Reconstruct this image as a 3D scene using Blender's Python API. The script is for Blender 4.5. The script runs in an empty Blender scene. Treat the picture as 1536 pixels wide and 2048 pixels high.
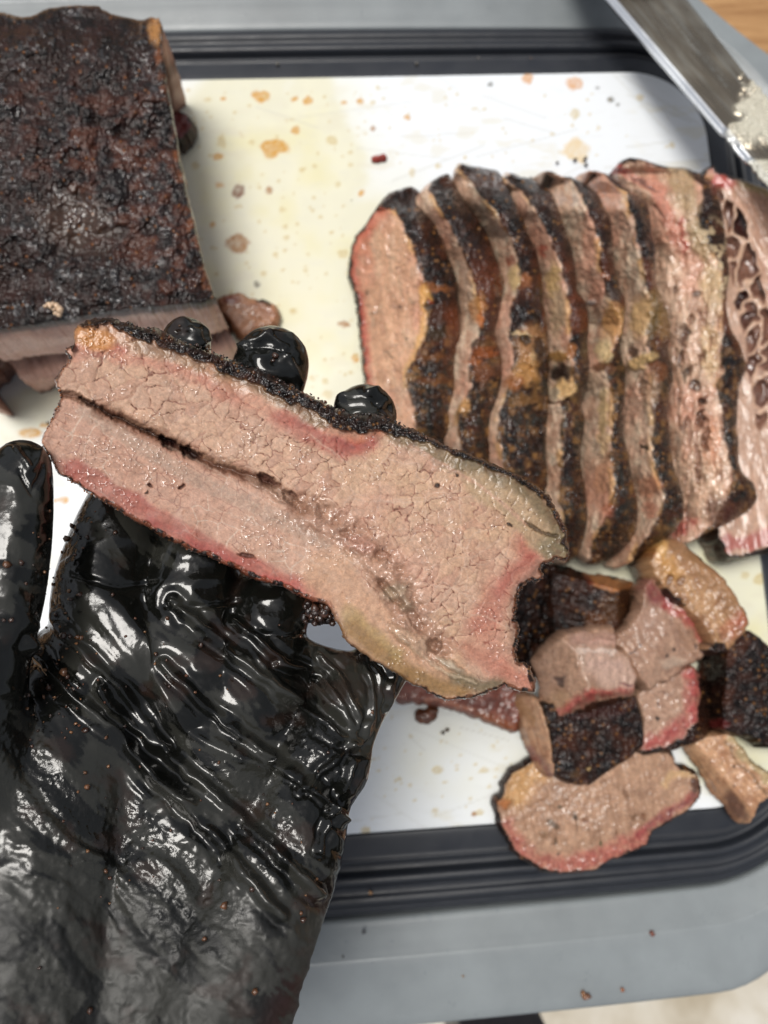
import bpy, math, time
import numpy as np
from mathutils import Vector, Matrix
from mathutils.bvhtree import BVHTree

T0 = time.time()
S = bpy.context.scene
COL = S.collection

# ------------------------------------------------------------------ camera
CAM_H = .36
FPX = 1479.0
cam = bpy.data.objects.new('camera', bpy.data.cameras.new('camera'))
COL.objects.link(cam)
cam.data.sensor_fit = 'VERTICAL'
cam.data.sensor_height = 36.0
cam.data.lens = FPX * 36.0 / 2048
cam.data.clip_start = .01
cam.data.clip_end = 50
RX = Matrix.Rotation(math.radians(8), 3, 'X')
RY = Matrix.Rotation(math.radians(-3), 3, 'Y')
RZ = Matrix.Rotation(math.radians(-3.2), 3, 'Z')
RM = RY @ RX @ RZ
cam.matrix_world = Matrix.Translation((0, 0, CAM_H)) @ RM.to_4x4()
cam.data.dof.use_dof = True
cam.data.dof.focus_distance = .212
cam.data.dof.aperture_fstop = 9.5
S.camera = cam
R = np.array(RM)

# ------------------------------------------------------------------ sky, sun, exposure
SUN_EL, SUN_AZ = 74.0, -58.0      # azimuth from +Y (top of the picture), clockwise
w = bpy.data.worlds.new('World'); S.world = w; w.use_nodes = True
nt = w.node_tree
bg = nt.nodes['Background']
sky = nt.nodes.new('ShaderNodeTexSky'); sky.sky_type = 'NISHITA'; sky.sun_disc = False
sky.sun_elevation = math.radians(SUN_EL); sky.sun_rotation = math.radians(SUN_AZ)
sky.dust_density = 4.0; sky.air_density = 1.0; sky.ozone_density = 1.0
hs = nt.nodes.new('ShaderNodeHueSaturation'); hs.inputs['Saturation'].default_value = .36
nt.links.new(sky.outputs[0], hs.inputs['Color']); nt.links.new(hs.outputs[0], bg.inputs[0])
bg.inputs[1].default_value = .085
sun = bpy.data.objects.new('sun', bpy.data.lights.new('sun', 'SUN'))
COL.objects.link(sun)
sun.data.energy = 1.9; sun.data.angle = math.radians(24); sun.data.color = (1, .965, .91)
az, el = math.radians(SUN_AZ), math.radians(SUN_EL)
sd_ = Vector((math.sin(az) * math.cos(el), math.cos(az) * math.cos(el), math.sin(el)))
sun.rotation_euler = sd_.to_track_quat('Z', 'Y').to_euler()
S.view_settings.view_transform = 'Standard'; S.view_settings.look = 'None'
S.view_settings.exposure = 0.26; S.view_settings.gamma = 1.0

# ------------------------------------------------------------------ helpers
def ray(px, py):
    d = np.stack([(px - 768) / FPX, -(py - 1024) / FPX, -np.ones_like(px)], -1)
    return d @ R.T

def W(px, py, z):
    px, py, z = np.broadcast_arrays(np.asarray(px, float), np.asarray(py, float), np.asarray(z, float))
    d = ray(px, py)
    return d * ((z - CAM_H) / d[..., 2])[..., None] + np.array([0, 0, CAM_H])

def PX(P):
    q = (P - np.array([0, 0, CAM_H])) @ R
    return 768 + FPX * q[..., 0] / -q[..., 2], 1024 - FPX * q[..., 1] / -q[..., 2]

def lin(c):
    c = np.asarray(c, float) / 255.
    return np.where(c < .04045, c / 12.92, ((c + .055) / 1.055) ** 2.4)

def ss(a, b, x):
    t = np.clip((x - a) / (b - a), 0, 1); return t * t * (3 - 2 * t)

def hsh(ix, iy, iz, seed):
    h = (ix.astype(np.int64) * 374761393 + iy.astype(np.int64) * 668265263 + iz.astype(np.int64) * 2147483647 * 3 + seed * 974634777) & 0xffffffff
    h = ((h ^ (h >> 13)) * 1274126177) & 0xffffffff
    h = ((h ^ (h >> 16)) * 2246822519) & 0xffffffff
    return ((h ^ (h >> 15)) & 0xffffff) / float(0x1000000)

def vn(x, y, z=0., seed=0):
    """value noise, -1..1"""
    x, y, z = np.broadcast_arrays(x, y, z)
    fx, fy, fz = np.floor(x), np.floor(y), np.floor(z)
    tx, ty, tz = x - fx, y - fy, z - fz
    tx, ty, tz = [t * t * t * (t * (t * 6 - 15) + 10) for t in (tx, ty, tz)]
    r = 0
    for a in (0, 1):
        for b in (0, 1):
            for c in (0, 1):
                wgt = (tx if a else 1 - tx) * (ty if b else 1 - ty) * (tz if c else 1 - tz)
                r = r + wgt * hsh(fx + a, fy + b, fz + c, seed)
    return r * 2 - 1

def fbm(x, y, z=0., seed=0, o=4, g=.5):
    r, a, n = 0, 1., 0
    for k in range(o):
        r = r + a * vn(x * 2 ** k + k * 17.3, y * 2 ** k - k * 9.1, z * 2 ** k, seed + k); n += a; a *= g
    return r / n * 1.4

def vor(x, y, seed=0):
    """2-D voronoi: F1, F2, cell random"""
    fx, fy = np.floor(x), np.floor(y)
    f1 = np.full(x.shape, 9.); f2 = np.full(x.shape, 9.); cid = np.zeros(x.shape)
    z0 = np.zeros_like(fx)
    for a in (-1, 0, 1):
        for b in (-1, 0, 1):
            cx, cy = fx + a, fy + b
            d = np.hypot(cx + .1 + .8 * hsh(cx, cy, z0, seed) - x, cy + .1 + .8 * hsh(cx, cy, z0, seed + 1) - y)
            r = hsh(cx, cy, z0, seed + 2)
            n = d < f1
            f2 = np.where(n, f1, np.minimum(f2, d)); cid = np.where(n, r, cid); f1 = np.where(n, d, f1)
    return f1, f2, cid

def vor3(x, y, z, seed=0):
    fx, fy, fz = np.floor(x), np.floor(y), np.floor(z)
    f1 = np.full(x.shape, 9.); cid = np.zeros(x.shape)
    for a in (-1, 0, 1):
        for b in (-1, 0, 1):
            for c in (-1, 0, 1):
                cx, cy, cz = fx + a, fy + b, fz + c
                d = (cx + hsh(cx, cy, cz, seed) - x) ** 2 + (cy + hsh(cx, cy, cz, seed + 1) - y) ** 2 + (cz + hsh(cx, cy, cz, seed + 2) - z) ** 2
                n = d < f1
                cid = np.where(n, hsh(cx, cy, cz, seed + 3), cid); f1 = np.where(n, d, f1)
    return np.sqrt(f1), cid

def dseg(px, py, poly, closed=False):
    """distance to a polyline"""
    poly = np.asarray(poly, float)
    a = poly; b = np.roll(poly, -1, 0)
    if not closed: a, b = a[:-1], b[:-1]
    best = np.full(px.shape, 1e18)
    for (x0, y0), (x1, y1) in zip(a, b):
        dx, dy = x1 - x0, y1 - y0
        L = dx * dx + dy * dy + 1e-12
        t = np.clip(((px - x0) * dx + (py - y0) * dy) / L, 0, 1)
        best = np.minimum(best, (px - x0 - t * dx) ** 2 + (py - y0 - t * dy) ** 2)
    return np.sqrt(best)

def inside(px, py, poly):
    poly = np.asarray(poly, float); b = np.roll(poly, -1, 0)
    r = np.zeros(px.shape, bool)
    for (x0, y0), (x1, y1) in zip(poly, b):
        if y0 == y1: continue
        r ^= ((y0 > py) != (y1 > py)) & (px < (x1 - x0) * (py - y0) / (y1 - y0) + x0)
    return r

def sdf(px, py, poly):
    d = dseg(px, py, poly, True)
    return np.where(inside(px, py, poly), d, -d)

def stroke(px, py, poly, wd, soft):
    return 1 - ss(wd - soft, wd + soft, dseg(px, py, poly))

def blob(px, py, cx, cy, rx, ry=None, ang=0, soft=.3):
    ry = rx if ry is None else ry
    a = math.radians(ang); dx, dy = px - cx, py - cy
    u = (dx * math.cos(a) + dy * math.sin(a)) / rx; v = (-dx * math.sin(a) + dy * math.cos(a)) / ry
    return 1 - ss(1 - soft, 1 + soft, np.hypot(u, v))

def mix(c, c2, m):
    return c + (np.asarray(c2) - c) * np.asarray(m)[..., None]

def catmull(P, n=6, closed=True):
    P = np.asarray(P, float); N = len(P); out = []
    for i in range(N if closed else N - 1):
        if closed: p0, p1, p2, p3 = P[(i - 1) % N], P[i], P[(i + 1) % N], P[(i + 2) % N]
        else: p0, p1, p2, p3 = P[max(i - 1, 0)], P[i], P[i + 1], P[min(i + 2, N - 1)]
        for k in range(n):
            t = k / n
            out.append(.5 * (2 * p1 + (p2 - p0) * t + (2 * p0 - 5 * p1 + 4 * p2 - p3) * t * t + (3 * p1 - p0 - 3 * p2 + p3) * t ** 3))
    if not closed: out.append(P[-1])
    return np.array(out)

# ------------------------------------------------------------------ mesh building
def mesh_obj(name, V, F, mat, parent=None, col=None, par=None, smooth=True, bevel=0):
    me = bpy.data.meshes.new(name)
    V = np.ascontiguousarray(V, np.float32)
    me.vertices.add(len(V)); me.vertices.foreach_set('co', V.ravel())
    if isinstance(F, np.ndarray):
        n, k = F.shape
        me.loops.add(n * k); me.loops.foreach_set('vertex_index', F.astype(np.int32).ravel())
        me.polygons.add(n)
        me.polygons.foreach_set('loop_start', np.arange(0, n * k, k, dtype=np.int32))
    else:
        tot = sum(len(f) for f in F)
        me.loops.add(tot); me.loops.foreach_set('vertex_index', np.concatenate([np.asarray(f, np.int32) for f in F]))
        me.polygons.add(len(F))
        ls = np.cumsum([0] + [len(f) for f in F[:-1]]).astype(np.int32)
        me.polygons.foreach_set('loop_start', ls)
    me.update(calc_edges=True); me.validate()
    if smooth: me.polygons.foreach_set('use_smooth', np.ones(len(me.polygons), bool))
    for nm, a in (('Col', col), ('Par', par)):
        if a is not None:
            at = me.attributes.new(nm, 'FLOAT_COLOR', 'POINT')
            d = np.ones((len(V), 4), np.float32); d[:, :a.shape[1]] = a
            at.data.foreach_set('color', d.ravel())
    if isinstance(mat, (list, tuple)):
        for m in mat: me.materials.append(m)
    else: me.materials.append(mat)
    o = bpy.data.objects.new(name, me); COL.objects.link(o)
    if parent is not None: o.parent = parent
    if bevel:
        b = o.modifiers.new('bevel', 'BEVEL'); b.width = bevel; b.segments = 2; b.limit_method = 'ANGLE'
    return o

def tag(o, label=None, cat=None, group=None, kind=None):
    if label: o['label'] = label
    if cat: o['category'] = cat
    if group: o['group'] = group
    if kind: o['kind'] = kind
    return o

def empty(name, loc):
    o = bpy.data.objects.new(name, None); COL.objects.link(o)
    o.location = loc; o.empty_display_size = .01
    return o

# ------------------------------------------------------------------ materials
def newmat(name):
    m = bpy.data.materials.new(name); m.use_nodes = True
    n = m.node_tree; p = n.nodes['Principled BSDF']
    return m, n, p

def noise_node(n, scale, detail=4, rough=.55, co=None, dist=0):
    t = n.nodes.new('ShaderNodeTexNoise'); t.inputs['Scale'].default_value = scale
    t.inputs['Detail'].default_value = detail; t.inputs['Roughness'].default_value = rough
    t.inputs['Distortion'].default_value = dist
    if co is not None: n.links.new(co, t.inputs['Vector'])
    return t

def bump_node(n, h, strength, dist, normal=None):
    b = n.nodes.new('ShaderNodeBump'); b.inputs['Distance'].default_value = dist
    if isinstance(strength, (int, float)): b.inputs['Strength'].default_value = strength
    else: n.links.new(strength, b.inputs['Strength'])
    n.links.new(h, b.inputs['Height'])
    if normal is not None: n.links.new(normal, b.inputs['Normal'])
    return b

def mathn(n, op, a, b):
    m = n.nodes.new('ShaderNodeMath'); m.operation = op
    for i, v in enumerate((a, b)):
        if isinstance(v, (int, float)): m.inputs[i].default_value = v
        else: n.links.new(v, m.inputs[i])
    return m.outputs[0]

def ramp(n, fac, stops):
    r = n.nodes.new('ShaderNodeValToRGB'); n.links.new(fac, r.inputs[0])
    e = r.color_ramp.elements
    while len(e) > 1: e.remove(e[-1])
    for i, (p, c) in enumerate(stops):
        k = e[0] if i == 0 else e.new(p)
        k.position = p; k.color = (c[0], c[1], c[2], 1) if hasattr(c, '__len__') else (c, c, c, 1)
    return r

def make_meat():
    """colour and wetness come from the attributes, fine relief from noise. Par: r roughness, g crust, b juice coat"""
    m, n, p = newmat('meat')
    a = n.nodes.new('ShaderNodeAttribute'); a.attribute_name = 'Col'
    q = n.nodes.new('ShaderNodeAttribute'); q.attribute_name = 'Par'
    sp = n.nodes.new('ShaderNodeSeparateColor'); n.links.new(q.outputs['Color'], sp.inputs[0])
    co = n.nodes.new('ShaderNodeTexCoord').outputs['Object']
    n1 = noise_node(n, 2400, 3, .6, co)
    nc = noise_node(n, 3000, 4, .7, co); nd = noise_node(n, 800, 4, .6, co)
    n2 = noise_node(n, 420, 3, .6, co)
    rr = mathn(n, 'ADD', sp.outputs[0], mathn(n, 'MULTIPLY', mathn(n, 'SUBTRACT', n2.outputs[0], .5), .35))
    n.links.new(rr, p.inputs['Roughness'])
    s1 = mathn(n, 'ADD', mathn(n, 'MULTIPLY', sp.outputs[1], .30), .10)
    var = mathn(n, 'ADD', mathn(n, 'MULTIPLY', nc.outputs[0], .75), mathn(n, 'MULTIPLY', nd.outputs[0], .75))
    var = mathn(n, 'ADD', var, .25)
    vm = n.nodes.new('ShaderNodeVectorMath'); vm.operation = 'SCALE'
    n.links.new(a.outputs['Color'], vm.inputs[0]); n.links.new(var, vm.inputs['Scale'])
    n.links.new(vm.outputs[0], p.inputs['Base Color'])
    b1 = bump_node(n, n1.outputs[0], s1, .0005)
    b2 = bump_node(n, n2.outputs[0], mathn(n, 'ADD', .05, mathn(n, 'MULTIPLY', sp.outputs[1], .25)), .0010, b1.outputs[0])
    n.links.new(b2.outputs[0], p.inputs['Normal'])
    n.links.new(sp.outputs[2], p.inputs['Coat Weight']); p.inputs['Coat Roughness'].default_value = .07; p.inputs['Coat IOR'].default_value = 1.8
    n.links.new(b2.outputs[0], p.inputs['Coat Normal'])
    n.links.new(mathn(n, 'SUBTRACT', .40, mathn(n, 'MULTIPLY', sp.outputs[1], .2)), p.inputs['Specular IOR Level'])
    inv = mathn(n, 'MULTIPLY', mathn(n, 'SUBTRACT', 1.0, sp.outputs[1]), .08)
    n.links.new(inv, p.inputs['Subsurface Weight']); p.inputs['Subsurface Scale'].default_value = .003
    p.inputs['Subsurface Radius'].default_value = (1, .4, .25)
    return m
MEAT = make_meat()

def make_plastic(name, col, rough, bump=.1, scale=250, dirt=None):
    m, n, p = newmat(name)
    co = n.nodes.new('ShaderNodeTexCoord').outputs['Object']
    t = noise_node(n, 30, 5, .6, co)
    c = lin(col)
    r = ramp(n, t.outputs[0], [(.3, c * .88), (.7, c * 1.1)]); n.links.new(r.outputs[0], p.inputs['Base Color'])
    t2 = noise_node(n, 90, 4, .6, co)
    rr = n.nodes.new('ShaderNodeMapRange'); n.links.new(t2.outputs[0], rr.inputs[0])
    rr.inputs[1].default_value = .3; rr.inputs[2].default_value = .7
    rr.inputs[3].default_value = rough * .75; rr.inputs[4].default_value = rough * 1.25
    n.links.new(rr.outputs[0], p.inputs['Roughness'])
    t3 = noise_node(n, scale * 8, 2, .5, co)
    b = bump_node(n, t3.outputs[0], bump, .0002); n.links.new(b.outputs[0], p.inputs['Normal'])
    return m

MEATK = np.array([.72, .70, .665])
# ------------------------------------------------------------------ cut-out solid from a traced outline
def slab(name, outline, zfn, paint, parent=None, step=2.0, rnd=8, rndh=.003, mode='down', base=0.0, lean=None,
         wallcol=None, wallpar=(.35, 1., .3), wall=None, nring=7, smoothline=4, jag=0., seed=0, thick=.009, mat=None, wallkeep=.85, drops=0., K=1.):
    """outline in photo pixels, zfn(px,py)->height above the board, paint(px,py,sd)->(col,par,dz)"""
    ol = np.asarray(outline, float)
    if smoothline > 0: ol = catmull(ol, smoothline)
    elif smoothline < 0:
        nx_ = np.roll(ol, -1, 0); ol = np.concatenate([ol + (nx_ - ol) * (k / -smoothline) for k in range(-smoothline)], 1).reshape(-1, 2)
    if jag:
        c = ol
        nn = fbm(c[:, 0] / 8., c[:, 1] / 8., 0, seed + 5, 3) + .5 * vn(c[:, 0] / 3., c[:, 1] / 3., 0, seed + 6)
        t = np.roll(c, -1, 0) - np.roll(c, 1, 0); t /= np.linalg.norm(t, axis=1)[:, None] + 1e-9
        ol = c + np.stack([t[:, 1], -t[:, 0]], 1) * (nn * jag)[:, None]
    x0, y0 = ol.min(0) - step; x1, y1 = ol.max(0) + step
    gx = np.arange(x0, x1 + step, step); gy = np.arange(y0, y1 + step, step)
    X, Y = np.meshgrid(gx, gy)
    sd = sdf(X, Y, ol)
    keep = sd > -.35 * step
    q = keep[:-1, :-1] & keep[1:, :-1] & keep[:-1, 1:] & keep[1:, 1:]
    idx = np.arange(X.size).reshape(X.shape)
    F = np.stack([idx[:-1, :-1][q], idx[1:, :-1][q], idx[1:, 1:][q], idx[:-1, 1:][q]], 1)   # ccw seen from above (y down in px)
    used = np.unique(F); mp = -np.ones(X.size, int); mp[used] = np.arange(len(used)); F = mp[F]
    px, py, s = X.ravel()[used].copy(), Y.ravel()[used].copy(), sd.ravel()[used].copy()
    E = np.concatenate([F[:, [0, 1]], F[:, [1, 2]], F[:, [2, 3]], F[:, [3, 0]]])
    key = E[:, 0] * 10**7 + E[:, 1]; rk = E[:, 1] * 10**7 + E[:, 0]
    be = E[~np.isin(key, rk)]
    bv = np.unique(be)
    def grad(px, py):
        e = 1.0
        gxx = sdf(px + e, py, ol) - sdf(px - e, py, ol); gyy = sdf(px, py + e, ol) - sdf(px, py - e, ol)
        l = np.hypot(gxx, gyy) + 1e-9
        return gxx / l, gyy / l
    gx_, gy_ = grad(px[bv], py[bv])
    px[bv] -= s[bv] * gx_; py[bv] -= s[bv] * gy_; s[bv] = 0
    s = np.maximum(s, 0)
    z = zfn(px, py)
    col, par, dz = paint(px, py, s)
    mot = 1 + .13 * fbm(px / 4.2, py / 4.2, 0, seed + 61, 2) + .10 * fbm(px / 11, py / 11, 0, seed + 62, 3)
    col = np.clip(col * mot[:, None] * MEATK * K, 0, 1)
    if drops:
        dm = ss(.12, .5, vn(px / 6., py / 6., 0, seed + 71)) * ss(-.15, .45, fbm(px / 36, py / 36, 0, seed + 72, 2) + .1)
        dz = dz + .00032 * dm * drops; par[:, 2] = np.maximum(par[:, 2], dm * drops); par[:, 0] = par[:, 0] - .14 * dm * drops
    rd = np.clip(1 - s / rnd, 0, 1)
    zz = z + dz - rndh * (1 - np.sqrt(np.maximum(1 - rd ** 2, 0)))
    V = W(px, py, zz)
    nb = len(bv); bi = -np.ones(len(px), int); bi[bv] = np.arange(nb)
    nx, ny = -gx_, -gy_
    # smooth the outward directions a little
    for _ in range(3):
        ax = np.zeros(nb); ay = np.zeros(nb); ct = np.zeros(nb)
        a, b = bi[be[:, 0]], bi[be[:, 1]]
        for i, j in ((a, b), (b, a)):
            np.add.at(ax, i, nx[j]); np.add.at(ay, i, ny[j]); np.add.at(ct, i, 1)
        nx = .4 * nx + .6 * ax / np.maximum(ct, 1); ny = .4 * ny + .6 * ay / np.maximum(ct, 1)
    Vs, Cs, Ps = [V], [col], [par]
    n0 = len(V); FF = [F]
    bx, by = px[bv], py[bv]
    for k in range(1, nring + 1):
        t = k / nring
        if mode == 'down':
            nxy = np.stack([nx, -ny, np.zeros(nb)], 1)
            off = 0.0015 * math.sin(math.pi * min(t, 1)) + (lean(nx, ny, t) if lean else 0)
            c, p_, o2 = (wall(t, bx, by, nx, ny) if wall else (None, None, 0))
            Pk = V[bv] + nxy * (off + o2)[:, None] if np.ndim(off + o2) else V[bv] + nxy * (off + o2)
            Pk[:, 2] = V[bv][:, 2] * (1 - t) + base * t
            nn = fbm(Pk[:, 0] * 400, Pk[:, 1] * 400, Pk[:, 2] * 400, seed, 3)
            Pk += nxy * (nn * .0007)[:, None]
            Pk[:, 2] = np.maximum(Pk[:, 2], base)
        else:
            c, p_, o2 = (wall(t, bx, by, nx, ny) if wall else (None, None, 0))
            Pk = W(bx + nx * o2, by + ny * o2, zz[bv] - thick * t)
        if c is None:
            f1 = fbm(bx / 6, by / 6 + t * 9, t * 5, seed + 9, 3)
            c = mix(np.broadcast_to(lin(wallcol if wallcol is not None else (60, 38, 28)), (nb, 3)).copy(), lin((25, 17, 14)), ss(-.2, .5, f1))
            p_ = np.broadcast_to(np.array(wallpar), (nb, 3))
        c = c * MEATK
        kk = wallkeep * (1 - ss(.25, .7, t))
        c = c * (1 - kk) + kk * col[bv]
        Vs.append(Pk); Cs.append(c); Ps.append(p_)
        cur = n0 + nb * (k - 1) + np.arange(nb)
        pa, pb = (be[:, 0], be[:, 1]) if k == 1 else (cur[bi[be[:, 0]]] - nb, cur[bi[be[:, 1]]] - nb)
        FF.append(np.stack([pb, pa, cur[bi[be[:, 0]]], cur[bi[be[:, 1]]]], 1))
    if mode != 'down':   # closed back
        s2 = len(np.concatenate(Vs))
        Vs.append(W(px, py, zz * 0 + z - thick)); Cs.append(col * .8); Ps.append(par)
        FF.append(F[:, ::-1] + s2)
    return mesh_obj(name, np.concatenate(Vs), np.concatenate(FF), mat or MEAT, parent, np.concatenate(Cs), np.concatenate(Ps))

def plane_z(*pts):
    """height as a plane through three (px,py,z)"""
    A = np.array([[a, b, 1] for a, b, _ in pts], float); zz = np.array([c for _, _, c in pts], float)
    k = np.linalg.lstsq(A, zz, rcond=None)[0]
    return lambda x, y: k[0] * x + k[1] * y + k[2]

# -- shared colour recipes (real colours of crust, lean, fat)
def bark_rgb(px, py, seed=0, warm=0., spice=.0):
    n1 = fbm(px / 45, py / 45, 0, seed + 1, 3); n2 = fbm(px / 9, py / 9, 0, seed + 2, 3)
    f1, f2, cid = vor(px / 8., py / 8., seed + 3)
    c = np.broadcast_to(lin((46, 28, 21)), px.shape + (3,)).copy()
    c = mix(c, lin((22, 16, 14)), ss(-.35, .3, n2))
    c = mix(c, lin((78, 44, 29)), ss(.1 - warm, .8 - warm, n1 + .3 * n2) * .75)
    c = mix(c, lin((150, 105, 60)), (cid > .93 - spice) * ss(.45, .25, f1) * .7)
    return c

def bark_dz(px, py, seed=0, amp=1.):
    f1, f2, cid = vor(px / 9., py / 9., seed + 3)
    g1, g2, gid = vor(px / 5., py / 5., seed + 13)
    n = fbm(px / 24, py / 24, 0, seed + 4, 4)
    return amp * ((1 - ss(0, .75, f1)) * .0008 * (.3 + cid) + (1 - ss(0, .75, g1)) * .0003 + n * .0007)

def lean_rgb(px, py, ang=90, seed=0, a=(205, 160, 138), b=(172, 124, 104), wl=5., ln=40., ls=.55):
    t = math.radians(ang); u = px * math.cos(t) + py * math.sin(t); v = -px * math.sin(t) + py * math.cos(t)
    n = fbm(u / ln, v / wl, 0, seed, 4); n2 = fbm(px / 50, py / 50, 0, seed + 7, 3)
    c = np.broadcast_to(lin(a), px.shape + (3,)).copy()
    n3 = fbm(px / 13, py / 13, 0, seed + 9, 3)
    c = mix(c, lin(b), ss(-.7, .9, .55 * n + .5 * n2 + .5 * n3) * .85)
    n4 = fbm(u / (ln * 1.3), v / (wl * .75), 0, seed + 12, 3)
    c = mix(c, lin(b) * .72, ss(.10, .0, abs(n4)) * ss(-.1, .5, fbm(px / 30, py / 30, 0, seed + 13, 2)) * ls)
    sp = vn(px / 4.5, py / 4.5, 0, seed + 3) > .93
    c = mix(c, lin((95, 70, 55)), sp * ss(.0, .4, fbm(px / 40, py / 40, 0, seed + 8, 2)) * .8)
    return c, n

def cst(px, r, g, b):
    return np.broadcast_to(np.array([r, g, b], float), px.shape + (3,)).copy()

# ================================================================== table, floor, tray, board, knife
def box(name, lo, hi, mat, parent=None, bevel=0):
    x0, y0, z0 = lo; x1, y1, z1 = hi
    V = [(x0, y0, z0), (x1, y0, z0), (x1, y1, z0), (x0, y1, z0), (x0, y0, z1), (x1, y0, z1), (x1, y1, z1), (x0, y1, z1)]
    F = [(0, 3, 2, 1), (4, 5, 6, 7), (0, 1, 5, 4), (1, 2, 6, 5), (2, 3, 7, 6), (3, 0, 4, 7)]
    return mesh_obj(name, np.array(V), F, mat, parent, smooth=False, bevel=bevel)

def wood_mat(name, c1, c2, scale=6, rough=.45):
    m, n, p = newmat(name)
    co = n.nodes.new('ShaderNodeTexCoord').outputs['Object']
    mp = n.nodes.new('ShaderNodeMapping'); n.links.new(co, mp.inputs[0]); mp.inputs['Scale'].default_value = (1.2, 12, 12)
    t = noise_node(n, scale, 6, .6, mp.outputs[0], 1.2)
    t2 = noise_node(n, scale * 14, 3, .6, mp.outputs[0])
    f = mathn(n, 'ADD', mathn(n, 'MULTIPLY', t.outputs[0], .7), mathn(n, 'MULTIPLY', t2.outputs[0], .3))
    r = ramp(n, f, [(.35, lin(c1)), (.65, lin(c2))]); n.links.new(r.outputs[0], p.inputs['Base Color'])
    p.inputs['Roughness'].default_value = rough
    b = bump_node(n, f, .2, .0008); n.links.new(b.outputs[0], p.inputs['Normal'])
    return m
TW = wood_mat('table_wood', (146, 104, 62), (188, 146, 98))
table = empty('wooden_table', (0, .3, -.03))
tag(table, 'light brown wooden table, a corner of it beyond the knife and the tray', 'table')
for k in range(6):
    o = box('plank', (-1.0, -.15 + k * .142 - .3, 0), (1.0, -.0095 + k * .142 - .3, .022), TW, table, .001)
    o.location = (0, 0, -.022)
m, n, p = newmat('stone_floor')
co = n.nodes.new('ShaderNodeTexCoord').outputs['Object']
t = noise_node(n, 9, 7, .65, co, .4)
r = ramp(n, t.outputs[0], [(.3, lin((178, 166, 144))), (.5, lin((205, 197, 180))), (.72, lin((226, 222, 212)))])
n.links.new(r.outputs[0], p.inputs['Base Color']); p.inputs['Roughness'].default_value = .6
n.links.new(bump_node(n, t.outputs[0], .4, .004).outputs[0], p.inputs['Normal'])
fl = box('floor', (-3, -3, -.80), (3, 3, -.78), m); tag(fl, kind='structure')
DK = make_plastic('dark_painted_metal', (40, 46, 66), .4)
leg = empty('metal_stand', (0, 0, -.78))
tag(leg, 'dark blue metal stand on the pale floor below the bottom rim of the tray', 'stand')
pa, pb = W(905, 2060, -.3), W(1062, 2060, -.3)
for (xa, xb) in ((pa[0], pb[0]),):
    o = box('post', (xa, pa[1] - .035, 0), (xb, pa[1] + .03, .74), DK, leg, .003)
o = box('crossbar', (pa[0] - .3, pa[1] + .035, .70), (pb[0] + .3, pa[1] + .09, .74), DK, leg, .003)

BX0, BX1, BY0, BY1, BR = -.252, .2055, -.0985, .2868, .040
def ring(d, bow=0., cut=0., n=26):
    """rounded rectangle d outside the board edge, sides bowed outwards, corners drawn in"""
    pts = []; r = BR + d
    cx = (BX0 + BX1) / 2; cy = (BY0 + BY1) / 2; hx = (BX1 - BX0) / 2; hy = (BY1 - BY0) / 2
    for q, (sx, sy, a0) in enumerate(((1, 1, 0), (-1, 1, 90), (-1, -1, 180), (1, -1, 270))):
        for k in range(n + 1):
            a = math.radians(a0 + 90 * k / n)
            x = sx * (hx - BR) + r * math.cos(a); y = sy * (hy - BR) + r * math.sin(a)
            pts.append((x, y, math.sin(2 * a) ** 2))
        # straight run to the next corner
        nx_, ny_ = ((0, 1), (-1, 0), (0, -1), (1, 0))[q]
        a = math.radians(a0 + 90)
        x0, y0 = sx * (hx - BR) + r * math.cos(a), sy * (hy - BR) + r * math.sin(a)
        s2 = ((-1, 1), (-1, -1), (1, -1), (1, 1))[q]
        x1, y1 = s2[0] * (hx - BR) + r * math.cos(a), s2[1] * (hy - BR) + r * math.sin(a)
        for k in range(1, 30):
            t = k / 30
            pts.append((x0 + (x1 - x0) * t, y0 + (y1 - y0) * t, 0))
    P = np.array(pts)
    ux, uy = P[:, 0] / (hx + d), P[:, 1] / (hy + d)
    P[:, 1] += np.sign(P[:, 1]) * bow * (1 - np.clip(abs(ux), 0, 1) ** 2) * ss(.5, 1, abs(uy))
    P[:, 0] += np.sign(P[:, 0]) * bow * (1 - np.clip(abs(uy), 0, 1) ** 2) * ss(.5, 1, abs(ux))
    ln = np.hypot(P[:, 0], P[:, 1])
    P[:, 0] -= P[:, 0] / ln * cut * P[:, 2] ; P[:, 1] -= P[:, 1] / ln * cut * P[:, 2]
    return np.stack([P[:, 0] + cx, P[:, 1] + cy], 1)

def sweep(name, prof, mat, parent, closed=False):
    """prof: (d mm, z mm, bow mm, cut mm)"""
    rings = []
    pr = catmull(np.array(prof, float), 4, False) if len(prof) > 3 else np.array(prof, float)
    for d, z, bow, cut in pr / 1000.:
        q = ring(d, bow, cut); rings.append(np.column_stack([q, np.full(len(q), z)]))
    V = np.concatenate(rings); N = len(rings[0]); F = []
    i = np.arange(N); j = (i + 1) % N
    for k in range(len(rings) - 1):
        F.append(np.stack([k * N + i, k * N + N + i, k * N + N + j, k * N + j], 1))
    return mesh_obj(name, V, np.concatenate(F)[:, ::-1], mat, parent)

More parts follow.
